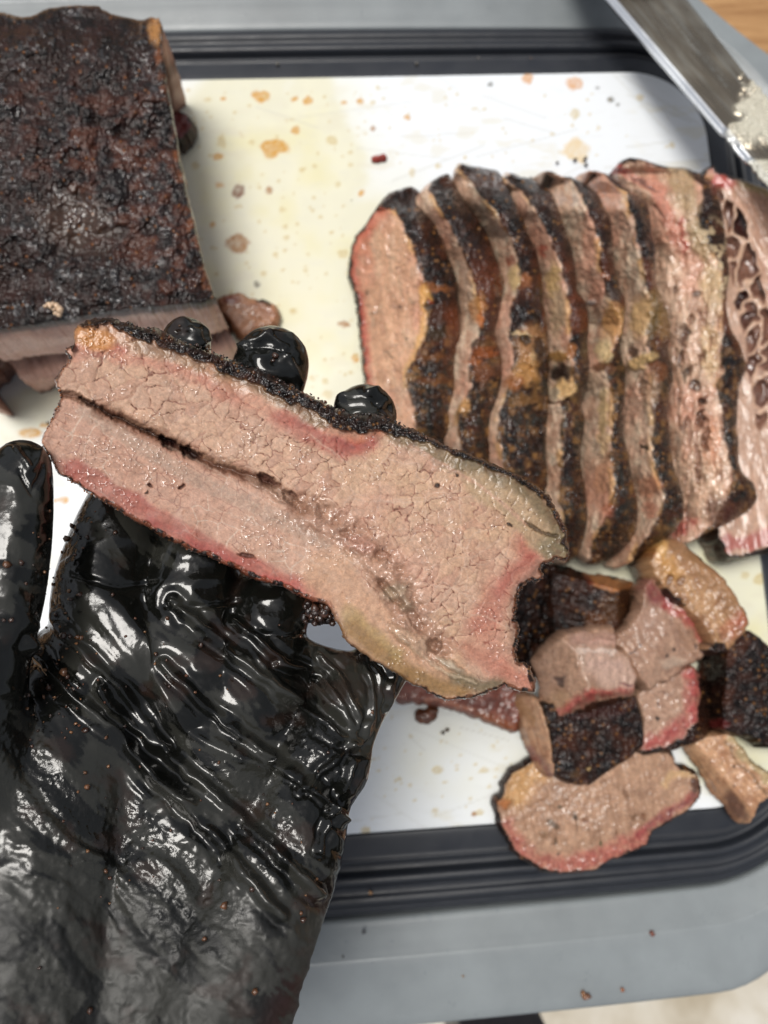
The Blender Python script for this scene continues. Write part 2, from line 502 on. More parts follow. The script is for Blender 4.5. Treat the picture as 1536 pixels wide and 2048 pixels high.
# black inner tray
MB = make_plastic('black_plastic', (37, 40, 46), .40, .25)
tray = empty('black_inner_tray', (0, 0, -.025))
tag(tray, 'black plastic tray with ridges that frames the white cutting board', 'tray')
prof = [(-30, -9, 0, 0), (-3, -9, 0, 0), (.6, -8.6, 0, 0), (1.6, -4.2, 0, 0), (2.4, -3.0, 0, 0), (8, -3.3, .5, 0), (11.4, -3.6, 1, 0), (12.6, -3.0, 1.2, 0), (13.8, -4.2, 1.3, 0),
        (14.6, -9.5, 1.5, 0), (18, -10, 2, 0), (19.2, -7.5, 2.2, 0), (20.4, -6.2, 2.4, 0), (22.6, -6.4, 2.7, 0), (24, -9.6, 3, 0), (27, -10, 3.3, 0), (28.6, -8.8, 3.5, 0),
        (31, -8.8, 3.8, 0), (32.4, -11.2, 4, 0), (34.6, -11.6, 4.2, 0), (36, -14.5, 4.4, 0), (37.5, -17, 4.6, 0), (38, -26, 4.7, 0)]
PZ = -np.array((0, 0, -.025))
o = sweep('tray_rim', prof, MB, None); o.parent = tray; o.location = (0, 0, .025)
o = box('tray_base', (BX0 + .02, BY0 + .02, -.012), (BX1 - .02, BY1 - .02, -.0095), MB); o.parent = tray; o.location = (0, 0, .025)

# grey outer tub rim
MG = make_plastic('grey_plastic', (134, 140, 142), .34, .2)
tub = empty('grey_tub', (0, 0, -.029))
tag(tub, 'slate grey plastic tub with a wide smooth rim around the black tray', 'tub')
prof = [(30, -27, 4, 0), (36, -27, 4.5, 0), (38.4, -22, 4.8, 0), (39.4, -18, 5, 0), (42, -16.5, 5.5, 1), (48, -13.6, 6, 2), (52, -11.6, 6.2, 3), (54.5, -10.8, 6.4, 4), (64, -10.9, 7, 9),
        (76, -11.6, 7.6, 16), (80, -12.2, 7.8, 18), (82.6, -13.6, 8, 20), (83.4, -17, 8, 20), (83.2, -22, 8, 20), (78, -29, 8, 18)]
o = sweep('tub_rim', prof, MG, None); o.parent = tub; o.location = (0, 0, .029)

# white board: fine sheet so that stains keep their own shape
def board():
    st = 2.6
    xs = np.arange(BX0, BX1 + 1e-6, .0009); ys = np.arange(BY0, BY1 + 1e-6, .0009)
    X, Y = np.meshgrid(xs, ys)
    # rounded corner by squeezing
    cx = np.clip(X, BX0 + BR, BX1 - BR); cy = np.clip(Y, BY0 + BR, BY1 - BR)
    dx, dy = X - cx, Y - cy; dinf = np.maximum(abs(dx), abs(dy)); d2 = np.hypot(dx, dy) + 1e-9
    X = cx + dx * dinf / d2; Y = cy + dy * dinf / d2
    P = np.stack([X, Y, 0 * X], -1).reshape(-1, 3)
    px, py = PX(P)
    wx = px + 14 * fbm(px / 60, py / 60, 0, 3, 3); wy = py + 14 * fbm(px / 60, py / 60, 5, 4, 3)
    c = cst(px, *lin((229, 233, 236)))
    film_or_reflection = np.maximum.reduce([blob(wx, wy, 520, 420, 200, 320, 8, .45), blob(wx, wy, 640, 690, 150, 330, 20, .5) * .95, blob(wx, wy, 430, 250, 110, 80, 0, .6) * .6,
                              blob(wx, wy, 60, 830, 130, 60, -20, .5) * .6, blob(wx, wy, 1440, 1220, 180, 240, 0, .5) * 1.0, blob(wx, wy, 1500, 1480, 120, 120, 0, .5),
                              blob(wx, wy, 930, 1500, 220, 130, 0, .6) * .35, blob(wx, wy, 1200, 1110, 130, 60, 0, .5) * .8])
    film_or_reflection = film_or_reflection * (.75 + .25 * fbm(px / 70, py / 70, 0, 9, 3))
    c = mix(c, lin((224, 218, 176)), np.clip(film_or_reflection, 0, 1) * .95)
    edge = np.clip(film_or_reflection, 0, 1); edge = ss(.3, .5, edge) * ss(.75, .5, edge)
    c = mix(c, lin((214, 208, 170)), edge * .35)
    st = [(524, 194, 20, 13, 'o'), (478, 383, 14, 13, 'r'), (538, 381, 8, 8, 'b'), (474, 487, 21, 17, 'b'), (545, 295, 27, 18, 'o'), (593, 261, 9, 8, 'o'), (617, 201, 9, 8, 'o'), (590, 198, 7, 5, 'o'),
          (721, 203, 7, 6, 'o'), (688, 205, 6, 4, 'o'), (1057, 156, 13, 10, 'p'), (1152, 167, 16, 12, 'p'), (439, 370, 9, 5, 'o'), (446, 198, 7, 4, 'o'), (416, 200, 7, 5, 'f'), (605, 340, 6, 6, 'f'),
          (629, 333, 5, 4, 'f'), (425, 449, 5, 5, 'o'), (814, 236, 6, 5, 'o'), (746, 257, 5, 5, 'b'), (665, 282, 12, 10, 'f'), (723, 386, 6, 6, 'o'), (436, 314, 9, 6, 'o'), (443, 285, 8, 12, 'f'),
          (514, 569, 6, 6, 'k'), (527, 548, 6, 5, 'f'), (573, 476, 6, 5, 'f'), (587, 624, 7, 5, 'f'), (551, 511, 6, 5, 'f'), (685, 507, 10, 8, 'f'), (1153, 303, 22, 22, 'y'), (824, 345, 6, 8, 'f'), (876, 333, 6, 5, 'f'),
          (686, 648, 14, 6, 'b'), (711, 716, 8, 8, 'o'), (650, 763, 7, 7, 'f'), (624, 756, 6, 6, 'f'), (655, 790, 9, 9, 'f'), (565, 420, 6, 6, 'f'), (570, 455, 5, 5, 'f'), (676, 369, 7, 5, 'f'), (628, 395, 4, 4, 'f'),
          (1149, 228, 9, 10, 'f'), (980, 169, 5, 4, 'k'), (1222, 200, 6, 5, 'k'), (1236, 210, 4, 3, 'k'), (1196, 176, 4, 3, 'k'), (125, 1000, 14, 6, 'o'), (60, 865, 26, 9, 'o'), (90, 850, 10, 6, 'o'),
          (960, 1625, 8, 6, 'f'), (948, 1628, 5, 4, 'b'), (870, 1620, 6, 5, 'f'), (875, 1540, 14, 8, 'f'), (967, 1540, 9, 6, 'f'), (1523, 1160, 14, 12, 'f'), (730, 1660, 9, 9, 'f'), (800, 1700, 7, 7, 'f'),
          (1490, 1150, 9, 7, 'f'), (390, 330, 8, 8, 'f'), (505, 285, 8, 5, 'f'), (700, 330, 5, 5, 'f'), (745, 205, 5, 5, 'f'), (1345, 290, 6, 6, 'f'), (1280, 195, 7, 6, 'f')]
    rg = np.random.RandomState(4)
    for _ in range(190):
        a, b = rg.uniform(360, 720), rg.uniform(180, 900); s = rg.uniform(1.8, 4.5); st.append((a, b, s, s * .8, 'f'))
    for _ in range(60):
        a, b = rg.uniform(700, 1350), rg.uniform(170, 330); s = rg.uniform(1.5, 4); st.append((a, b, s, s * .8, 'f'))
    for _ in range(70):
        a, b = rg.uniform(720, 1030), rg.uniform(1430, 1640); s = rg.uniform(1.5, 4); st.append((a, b, s, s * .8, 'f'))
    K = dict(o=((204, 150, 58), .97), r=((120, 70, 34), .97), b=((160, 108, 48), .97), f=((200, 178, 118), .7), p=((214, 164, 118), .9), k=((70, 62, 48), .9), y=((216, 176, 80), .6))
    wet = np.clip(film_or_reflection, 0, 1)
    for i, (x, y, rx, ry, k) in enumerate(st):
        q = (abs(px - x) < rx * 2.2 + 3) & (abs(py - y) < ry * 2.2 + 3)
        if not q.any(): continue
        a, b = px[q], py[q]
        wob = 1 + .42 * fbm(a / max(rx, 5) * 1.3, b / max(rx, 5) * 1.3, i, 11, 4)
        d = np.hypot((a - x) / rx, (b - y) / ry) / wob
        mk = 1 - ss(.75, 1.2, d)
        rim = (.8 + .2 * ss(.3, .85, d)) * (1 + .3 * fbm(a / 4, b / 4, i, 13, 2))
        col, al = K[k]
        c[q] = mix(c[q], lin(col), mk * al * rim); wet[q] = np.maximum(wet[q], mk)
    c = mix(c, lin((206, 206, 200)), ss(.25, .8, fbm(px / 30, py / 8, 0, 21, 4)) * .12)
    rk = np.random.RandomState(77); sc = np.zeros(px.shape)
    for _ in range(46):
        x0, y0 = rk.uniform(350, 1400), rk.choice([rk.uniform(160, 420), rk.uniform(1400, 1640)]); an = rk.normal(.2, .5); L_ = rk.uniform(40, 230)
        q = (abs(px - x0) < L_ + 5) & (abs(py - y0) < L_ + 5)
        sc[q] = np.maximum(sc[q], (1 - ss(.6, 2.2, dseg(px[q], py[q], [(x0 - L_ * math.cos(an) / 2, y0 - L_ * math.sin(an) / 2), (x0 + L_ * math.cos(an) / 2, y0 + L_ * math.sin(an) / 2)]))) * rk.uniform(.15, .5))
    c = mix(c, lin((188, 186, 176)), sc)
    sm = ss(.15, .6, fbm(px / 55, py / 22, 0, 23, 4)) * ss(.0, .5, fbm(px / 150, py / 150, 0, 24, 2) + .25); c = mix(c, lin((216, 210, 188)), sm * .4)
    par = np.stack([.45 - .17 * np.clip(film_or_reflection, 0, 1) * ss(.3, .6, fbm(px / 40, py / 40, 0, 27, 3) + .5), 0 * wet, 0 * wet], 1)
    P[:, 2] += np.clip(wet, 0, 1) * .00015
    ny, nx = X.shape; idx = np.arange(nx * ny).reshape(ny, nx)
    F = np.stack([idx[:-1, :-1], idx[:-1, 1:], idx[1:, 1:], idx[1:, :-1]], -1).reshape(-1, 4)
    # edge skirt
    loop = np.concatenate([idx[0, :-1], idx[:-1, -1], idx[-1, :0:-1], idx[:0:-1, 0]])
    N = len(P); ctr = P.mean(0)
    allP = [P]; allC = [c]; allR = [par]; FF = [F]; prev = loop
    for k, (o_, z_) in enumerate(((.0004, -.0004), (.0005, -.0012), (.0005, -.009))):
        q = P[loop].copy(); dd = q - ctr; dd[:, 2] = 0; dd /= np.linalg.norm(dd, axis=1)[:, None]
        q += dd * o_; q[:, 2] = z_
        allP.append(q); allC.append(c[loop]); allR.append(par[loop])
        cur = N + np.arange(len(loop)); N += len(loop)
        FF.append(np.stack([prev, cur, np.roll(cur, -1), np.roll(prev, -1)], 1)); prev = cur
    m, n, p = newmat('white_board')
    a = n.nodes.new('ShaderNodeAttribute'); a.attribute_name = 'Col'
    q = n.nodes.new('ShaderNodeAttribute'); q.attribute_name = 'Par'
    sp = n.nodes.new('ShaderNodeSeparateColor'); n.links.new(q.outputs['Color'], sp.inputs[0])
    n.links.new(a.outputs['Color'], p.inputs['Base Color']); n.links.new(sp.outputs[0], p.inputs['Roughness'])
    co = n.nodes.new('ShaderNodeTexCoord').outputs['Object']
    t = noise_node(n, 160, 4, .6, co)
    n.links.new(bump_node(n, t.outputs[0], .12, .0006).outputs[0], p.inputs['Normal'])
    o = mesh_obj('cutting_board', np.concatenate(allP), np.concatenate(FF), m, None, np.concatenate(allC), np.concatenate(allR))
    tag(o, 'white plastic cutting board with rounded corners, stained by juice drips, under the meat', 'cutting board')
board()

# knife lying over the rim, blade towards the lower right
def knife():
    e0, e1 = np.array(W(1196, -20, .020)), np.array(W(1640, 498, .052))     # cutting edge side
    s0, s1 = np.array(W(1352, -20, .024)), np.array(W(1760, 500, .056))     # spine side
    kn = empty('slicing_knife', tuple(e0))
    tag(kn, 'long steel slicing knife with a greasy blade laid across the top right tray rim', 'knife')
    m, n, p = newmat('knife_steel')
    co = n.nodes.new('ShaderNodeTexCoord').outputs['UV']
    a = n.nodes.new('ShaderNodeAttribute'); a.attribute_name = 'Col'
    q = n.nodes.new('ShaderNodeAttribute'); q.attribute_name = 'Par'
    sp = n.nodes.new('ShaderNodeSeparateColor'); n.links.new(q.outputs['Color'], sp.inputs[0])
    n.links.new(a.outputs['Color'], p.inputs['Base Color']); n.links.new(sp.outputs[0], p.inputs['Roughness'])
    n.links.new(sp.outputs[1], p.inputs['Metallic'])
    oc = n.nodes.new('ShaderNodeTexCoord').outputs['Object']
    t = noise_node(n, 900, 3, .6, oc)
    n.links.new(bump_node(n, t.outputs[0], sp.outputs[2], .0006).outputs[0], p.inputs['Normal'])
    nu, nv = 420, 90
    u = np.linspace(0, 1, nu)[:, None]; v = np.linspace(0, 1, nv)[None, :]
    E = e0 + (e1 - e0) * u[..., None]; Sx = s0 + (s1 - s0) * u[..., None]
    P = E + (Sx - E) * v[..., None]
    nrm = np.cross(e1 - e0, s0 - e0); nrm /= np.linalg.norm(nrm); nrm *= np.sign(nrm[2])
    px, py = PX(P)
    U, Vv = np.broadcast_to(u, px.shape), np.broadcast_to(v, px.shape)
    h = .0016 * ss(0, .10, Vv)                                              # bevel down to the edge
    col = cst(px, *lin((150, 138, 120)))
    al = fbm(U * 9, Vv * 9, 0, 31, 4); st_ = fbm(U * 7, Vv * 60, 0, 32, 4)
    col = mix(col, lin((172, 168, 156)), ss(-.1, .6, st_ * .6 + al * .5) * .7)
    col = mix(col, lin((216, 220, 224)), ss(.105, .085, Vv))
    # faint etched line of the maker's print, too worn to read
    tt = (px * .64 + py * .76); vv = Vv
    rg = np.random.RandomState(2)
    etch = ((abs(Vv - .60) < .022) & (vn(U * 330, Vv * 30, 0, 41) > -.1)) | ((abs(Vv - .68) < .014) & (vn(U * 420, Vv * 40, 0, 42) > .1)) | (abs(Vv - .545) < .004)
    etch = etch & (U > .1) & (U < .42)
    col = mix(col, lin((196, 194, 182)), etch * .45)
    rough = .30 + .12 * al - .05 * ss(.11, .09, Vv)
    metal = np.ones(px.shape); bmp = .08 + 0 * px
    gr = fbm(px / 22, py / 22, 0, 35, 4) * 24
    g = ss(0, 26, (px - 1462) + (py - 235) * .28 + gr - np.maximum(0, 1536 - px) * 0) * ss(310, 270, py + gr * .5)
    g = np.maximum(g, ss(0, 22, (px - 1478) + (py - 325) * .7 + gr) * ss(318, 334, py))
    g2, _, _ = vor(px / 9, py / 9, 8)
    col = mix(col, lin((206, 202, 184)), g * .8); metal = metal * (1 - g); bmp = bmp + g * .9; rough = rough * (1 - g) + .14 * g
    h = h + g * (.0011 + .0009 * (1 - ss(0, .6, g2)) + .0006 * fbm(px / 12, py / 12, 0, 38, 3))
    P = P + nrm * (h)[..., None]
    V = P.reshape(-1, 3) - e0
    idx = np.arange(nu * nv).reshape(nu, nv)
    F = np.stack([idx[:-1, :-1], idx[1:, :-1], idx[1:, 1:], idx[:-1, 1:]], -1).reshape(-1, 4)
    o = mesh_obj('blade', V, F, m, kn, col.reshape(-1, 3), np.stack([rough, metal, bmp], -1).reshape(-1, 3))
    sol = o.modifiers.new('thick', 'SOLIDIFY'); sol.thickness = .0016; sol.offset = -1
    # handle, outside the frame beyond the top edge
    HM = make_plastic('black_handle', (24, 24, 26), .45)
    d = (e0 - e1) / np.linalg.norm(e0 - e1); wd = (s0 - e0)
    Q = []
    for k in range(9):
        t = k / 8; c0 = d * (.11 * t); w_ = 1 - .18 * math.sin(math.pi * t)
        for j in range(12):
            a_ = 2 * math.pi * j / 12
            Q.append(c0 + wd * (.5 + .5 * w_ * math.cos(a_)) + nrm * .009 * w_ * math.sin(a_))
    F = [(k * 12 + j, k * 12 + (j + 1) % 12, (k + 1) * 12 + (j + 1) % 12, (k + 1) * 12 + j) for k in range(8) for j in range(12)]
    F += [tuple(range(11, -1, -1)), tuple(96 + j for j in range(12))]
    mesh_obj('handle', np.array(Q), F, HM, kn)
knife()

# ================================================================== the held slice
HERO = [(150, 668), (163, 652), (180, 646), (215, 641), (235, 646), (270, 655), (310, 668), (360, 684), (400, 698), (440, 714), (470, 727), (500, 738), (530, 750), (570, 772), (600, 785),
        (630, 800), (660, 815), (690, 830), (720, 836), (750, 835), (790, 847), (820, 862), (850, 875), (880, 888), (920, 904), (960, 922), (1000, 938), (1040, 957), (1072, 977), (1097, 998),
        (1108, 1020), (1120, 1040), (1130, 1062), (1133, 1090), (1137, 1108), (1128, 1120), (1111, 1114), (1103, 1125), (1088, 1126), (1080, 1138), (1086, 1152), (1071, 1164), (1059, 1158), (1044, 1173),
        (1036, 1190), (1031, 1210), (1028, 1235), (1034, 1250), (1037, 1265), (1033, 1290), (1031, 1310), (1039, 1325), (1056, 1330), (1061, 1350), (1069, 1384), (1040, 1380), (1010, 1370), (985, 1381),
        (960, 1390), (930, 1397), (900, 1399), (870, 1390), (840, 1376), (800, 1352), (760, 1328), (720, 1303), (692, 1279), (682, 1258), (672, 1240), (655, 1212), (620, 1199), (590, 1186), (560, 1172),
        (520, 1160), (490, 1148), (450, 1128), (400, 1107), (360, 1090), (320, 1069), (280, 1045), (240, 1021), (200, 999), (170, 980), (145, 963), (118, 946), (108, 925), (95, 905), (84, 886), (90, 868),
        (103, 845), (112, 820), (124, 796), (119, 783), (113, 768), (120, 750), (130, 735), (139, 716), (133, 700), (148, 690)]
def hero_z(x, y):
    return .1515 + (x - 600) * -8e-6 + (y - 1000) * -6e-6 + .0022 * np.sin((x + y * .6) / 210.)
SEAM = [(112, 786), (150, 792), (200, 818), (260, 846), (330, 878), (380, 904), (430, 930), (480, 947), (530, 966), (575, 995), (610, 1022)]
CAV = [(610, 1022), (650, 1046), (690, 1066), (740, 1098), (775, 1140), (800, 1180), (815, 1212), (850, 1260), (875, 1300)]

def hero_paint(px, py, sd):
    wx = px + 9 * fbm(px / 40, py / 40, 0, 51, 3); wy = py + 9 * fbm(px / 40, py / 40, 3, 52, 3)
    fx = px + 3 * fbm(px / 9, py / 9, 0, 53, 3); fy = py + 3 * fbm(px / 9, py / 9, 3, 54, 3)
    dz = np.zeros_like(px)
    # along / across the slice
    a = math.radians(28); u = px * math.cos(a) + py * math.sin(a); v = -px * math.sin(a) + py * math.cos(a)
    seam_v = np.interp(px, [112, 200, 330, 480, 610, 700, 800, 875], [786, 818, 878, 947, 1022, 1072, 1180, 1300])
    upper = ss(8, -8, wy - seam_v)                                 # 1 above the seam
    base = cst(px, *lin((218, 178, 154)))
    n1 = fbm(px / 70, py / 70, 0, 55, 3)
    base = mix(base, lin((220, 182, 150)), ss(450, 800, px) * ss(-.4, .5, n1) * .8)
    base = mix(base, lin((208, 160, 140)), (1 - upper) * ss(1000, 250, px) * .7)
    # bundles: cells stretched a little across the grain
    big = ss(420, 300, px + 60 * vn(px / 90, py / 90, 0, 59))
    uu = u * np.cos(.5) + v * np.sin(.5); v2 = -u * np.sin(.5) + v * np.cos(.5)
    cxs, cys = (uu + 9 * vn(px / 26, py / 26, 0, 60) + 3 * vn(px / 8, py / 8, 0, 58)) / 23., (v2 + 9 * vn(px / 26, py / 26, 0, 61) + 3 * vn(px / 8, py / 8, 0, 57)) / 33.
    f1, f2, cid = vor(cxs, cys, 62)
    F1, F2, CI = vor(cxs * .68, cys * .68, 63)
    f1, f2, cid = [np.where(big > .5, p_, q_) for p_, q_ in ((F1, f1), (F2, f2), (CI, cid))]
    g1, g2, gid = vor(cxs * 2.1, cys * 2.0, 66)
    edge = 1 - ss(.01, .09, f2 - f1); edge2 = (1 - ss(.01, .12, g2 - g1))
    cellm = upper * (1 - ss(1010, 1080, px) * .5)
    base = mix(base, lin((224, 182, 154)), cellm * ss(.4, 1, cid) * .65)
    base = mix(base, lin((200, 150, 128)), cellm * ss(.45, 0, cid) * .6)
    thr = ss(-.3, .35, fbm(px / 34, py / 34, 0, 64, 3) + .05)
    base = mix(base, lin((140, 84, 66)), cellm * edge * (.22 + .70 * thr))
    base = mix(base, lin((236, 206, 182)), cellm * ss(.22, .10, f2 - f1) * ss(.06, .12, f2 - f1) * ss(-.2, .4, vn(px / 14, py / 14, 0, 151)) * .45)
    base = mix(base, lin((180, 126, 104)), cellm * edge2 * .26 * thr)
    dz += cellm * (.00016 * ss(.0, .22, f2 - f1) + .00002 * ss(0, .3, g2 - g1))
    # the lower muscle: smooth, pale cracks and silvery nets
    h1, h2, hid = vor((u + 12 * vn(px / 30, py / 30, 0, 70)) / 44., (v + 12 * vn(px / 30, py / 30, 0, 71)) / 30., 72)
    low = 1 - upper
    q1, q2, qd = vor((px * .8 + py * .6 + 8 * vn(px / 20, py / 20, 0, 140)) / 60., (-px * .6 + py * .8) / 26., 141)
    base = mix(base, lin((138, 82, 66)), low * (1 - ss(.01, .05, q2 - q1)) * ss(.0, .4, fbm(px / 40, py / 40, 0, 142, 2)) * .7)
    ed = 1 - ss(.01, .07, h2 - h1)
    base = mix(base, lin((232, 206, 188)), low * ed * ss(-.2, .4, fbm(px / 50, py / 50, 0, 73, 2)) * .9)
    base = mix(base, lin((150, 92, 76)), low * ed * ss(.1, -.5, fbm(px / 50, py / 50, 0, 73, 2)) * .6)
    dz += low * .00004 * ss(0, .15, h2 - h1)
    fib = fbm(u / 40, v / 4., 0, 75, 3)
    base = mix(base, lin((186, 138, 116)), ss(.0, .8, fib) * .22)
    # white fibre nets in the right half
    k1, k2, kid = vor((px + 18 * vn(px / 40, py / 40, 0, 76)) / 85., (py + 18 * vn(px / 40, py / 40, 0, 77)) / 62., 78)
    net = (1 - ss(.01, .05, k2 - k1)) * ss(560, 720, px)
    base = mix(base, lin((224, 190, 170)), net * .6)
    # grey translucent fat line under the seam, made of small bubbles
    gl = [(170, 822), (240, 866), (300, 905), (350, 935), (400, 962), (450, 985), (500, 1010), (560, 1040), (610, 1068), (650, 1085)]
    gm = stroke(fx, fy, gl, 15, 7)
    b1, b2, bid = vor(px / 13., py / 13., 80)
    base = mix(base, lin((190, 160, 142)), gm * .6)
    base = mix(base, lin((214, 190, 170)), gm * (1 - ss(.02, .1, b2 - b1)) * .5)
    # smoke ring: pink to crimson under the crust
    def pink(poly, w_, s_, c, al):
        nonlocal base
        m_ = stroke(wx, wy, poly, w_, s_); base = mix(base, lin(c), m_ * al * .85 * (.75 + .25 * ss(-.4, .3, n1)))
    pink([(140, 705), (200, 702), (300, 722), (380, 748), (440, 775), (520, 815), (570, 845)], 14, 12, (206, 118, 100), .5)
    pink([(150, 692), (200, 688), (250, 700)], 5, 6, (196, 78, 70), .6)
    pink([(560, 838), (620, 868), (680, 893), (740, 885)], 20, 15, (176, 70, 64), .85)
    pink([(585, 835), (640, 868), (690, 888), (735, 880)], 8, 10, (150, 48, 50), .6)
    pink([(640, 850), (700, 872), (760, 866)], 9, 9, (206, 112, 74), .55)
    pink([(150, 945), (210, 980), (280, 1022), (350, 1062), (420, 1098), (500, 1140), (580, 1172), (650, 1200)], 25, 9, (172, 74, 66), .9)
    pink([(120, 930), (160, 955)], 14, 10, (196, 110, 98), .6)
    pink([(300, 1040), (400, 1090), (480, 1128)], 9, 9, (166, 58, 58), .6)
    pink([(540, 1160), (600, 1180), (655, 1200)], 12, 8, (200, 80, 76), .7)
    pink([(1050, 1090), (1062, 1130), (1030, 1160), (990, 1190), (975, 1230)], 28, 24, (188, 94, 82), .75)
    pink([(1000, 1180), (1020, 1150), (1060, 1120)], 10, 10, (168, 66, 62), .6)
    pink([(960, 1250), (985, 1290), (1010, 1340), (1050, 1370)], 26, 26, (200, 118, 100), .7)
    pink([(760, 1010), (700, 1040), (850, 1170)], 30, 30, (208, 150, 134), .4)
    # fat band under the crust
    fat1 = [(160, 672), (220, 664), (300, 690), (360, 712), (430, 742), (500, 775)]
    m_ = stroke(wx, wy, fat1, 17, 9); base = mix(base, lin((198, 146, 112)), m_ * .85)
    m_ = blob(wx, wy, 186, 676, 38, 24, 20, .4); base = mix(base, lin((216, 146, 74)), m_ * .9)
    m_ = stroke(wx, wy, [(270, 690), (340, 712), (400, 728)], 12, 8); base = mix(base, lin((172, 138, 110)), m_ * .8)
    fat2 = [(450, 740), (520, 768), (580, 800), (640, 838)]
    m_ = stroke(wx, wy, fat2, 17, 8); base = mix(base, lin((142, 112, 80)), m_ * .9)
    fat3 = [(800, 862), (870, 895), (940, 930), (1000, 965)]
    m_ = stroke(wx, wy, fat3, 24, 9); base = mix(base, lin((142, 120, 88)), m_ * .9)
    fat4 = [(960, 960), (1020, 995), (1070, 1040), (1100, 1085)]
    m_ = stroke(wx, wy, fat4, 36, 10); base = mix(base, lin((196, 166, 132)), m_ * .9)
    m_ = stroke(wx, wy, [(930, 925), (1010, 952), (1075, 990), (1110, 1050), (1128, 1100)], 16, 12); base = mix(base, lin((132, 114, 84)), m_ * .9)
    m_ = blob(wx, wy, 1108, 1095, 34, 32, 0, .3); base = mix(base, lin((142, 126, 96)), m_ * .9)
    m_ = stroke(fx, fy, [(1052, 1046), (1085, 1066), (1112, 1072)], 3.2, 2.0); base = mix(base, lin((70, 52, 34)), m_ * .8); dz -= m_ * .0008
    m_ = stroke(fx, fy, [(820, 890), (880, 925), (950, 965), (1010, 1010), (1050, 1048)], 3, 4); base = mix(base, lin((214, 168, 146)), m_ * .7)
    # dark right rim with a lip of crust
    m_ = stroke(wx, wy, [(1080, 1140), (1050, 1170), (1032, 1210), (1026, 1250), (1030, 1300)], 10, 10); base = mix(base, lin((112, 84, 72)), m_ * .65)
    # lower right fat
    lf = [(650, 1150), (700, 1195), (740, 1240), (790, 1285), (850, 1330), (900, 1360)]
    m_ = stroke(wx, wy, lf, 42, 16); base = mix(base, lin((212, 168, 138)), m_ * .9)
    m_ = stroke(wx, wy, [(695, 1255), (740, 1295), (800, 1335), (860, 1370), (920, 1385)], 20, 14); base = mix(base, lin((158, 122, 76)), m_ * .95)
    m_ = stroke(wx, wy, [(700, 1225), (750, 1270), (800, 1310)], 12, 10); base = mix(base, lin((176, 150, 92)), m_ * .6)
    m_ = stroke(wx, wy, [(910, 1355), (960, 1372), (1000, 1372)], 14, 10); base = mix(base, lin((112, 102, 76)), m_ * .85)
    m_ = stroke(wx, wy, [(940, 1300), (990, 1335), (1050, 1365)], 16, 14); base = mix(base, lin((196, 124, 104)), m_ * .6)
    sk = stroke(fx, fy, [(800, 1270), (840, 1310), (900, 1350), (950, 1365)], 4, 3); base = mix(base, lin((206, 186, 160)), sk * .6); dz += sk * .0006
    # seam: brown crease, open holes, gelatinous lumps
    m_ = stroke(fx, fy, SEAM[2:], 13, 9); base = mix(base, lin((142, 98, 78)), m_ * .9); dz -= m_ * .0008
    m_ = stroke(fx, fy, SEAM, 6, 5); base = mix(base, lin((112, 74, 56)), m_ * .9); dz -= m_ * .0016
    m_ = stroke(fx, fy, [(160, 796), (220, 828), (300, 866), (380, 900)], 2.5, 3); base = mix(base, lin((66, 44, 36)), m_ * .85); dz -= m_ * .0014  # thin shadow inside the upper seam, painted dark brown
    m_ = stroke(fx, fy, [(250, 836), (330, 870), (420, 918), (480, 938)], 3, 3); base = mix(base, lin((196, 156, 130)), m_ * .6)
    for (cx, cy, rx, ry, an, c_, al, dd) in ((336, 886, 20, 9, 35, (58, 26, 22), .95, .0035), (380, 906, 22, 9, 28, (50, 24, 20), .95, .0035), (536, 960, 24, 8, 28, (94, 58, 48), .9, .0025),
                                         (580, 992, 16, 9, 30, (110, 74, 62), .9, .002), (782, 1186, 9, 34, -42, (104, 66, 50), .8, .003), (868, 1292, 13, 14, 0, (74, 46, 36), .95, .004), (764, 1110, 16, 9, 10, (150, 96, 82), .8, .0018),
                                         (300, 971, 5, 3, 0, (84, 44, 38), .9, .001), (362, 974, 7, 3.5, -20, (84, 44, 38), .9, .0012), (494, 1112, 18, 4, 12, (96, 54, 44), .9, .0012),
                                         (830, 1240, 10, 30, -38, (120, 84, 66), .8, .002), (700, 1072, 22, 8, 28, (150, 104, 88), .7, .0014)):
        m_ = blob(fx, fy, cx, cy, rx, ry, an, .35); base = mix(base, lin(c_), m_ * al); dz -= m_ * dd
    wet = np.zeros_like(px)
    m_ = stroke(wx, wy, CAV, 30, 16); base = mix(base, lin((196, 154, 132)), m_ * .75); wet = np.maximum(wet, m_)
    dz += m_ * .0016 * fbm(px / 26, py / 26, 0, 90, 3) - m_ * .0008
    for (cx, cy, rx, ry, an, c_, dd) in ((560, 990, 26, 12, 30, (206, 168, 146), .0014), (510, 965, 20, 8, 30, (186, 150, 130), .001), (720, 1090, 34, 17, 15, (204, 152, 134), .002), (790, 1183, 28, 17, -20, (186, 164, 140), .0028), (812, 1208, 14, 18, -30, (176, 152, 128), .002),
                                     (760, 1140, 40, 20, 30, (216, 172, 148), .0018), (640, 1050, 30, 13, 30, (208, 164, 142), .0014), (806, 1270, 26, 12, 30, (222, 186, 158), .0016), (845, 1290, 16, 20, -30, (204, 170, 144), .0018), (900, 1330, 30, 8, 30, (196, 182, 160), .0014)):  # last blob is a silvery highlight painted into the colour
        m_ = blob(fx, fy, cx, cy, rx, ry, an, .5); base = mix(base, lin(c_), m_ * .8); dz += m_ * dd; wet = np.maximum(wet, m_ * .9)
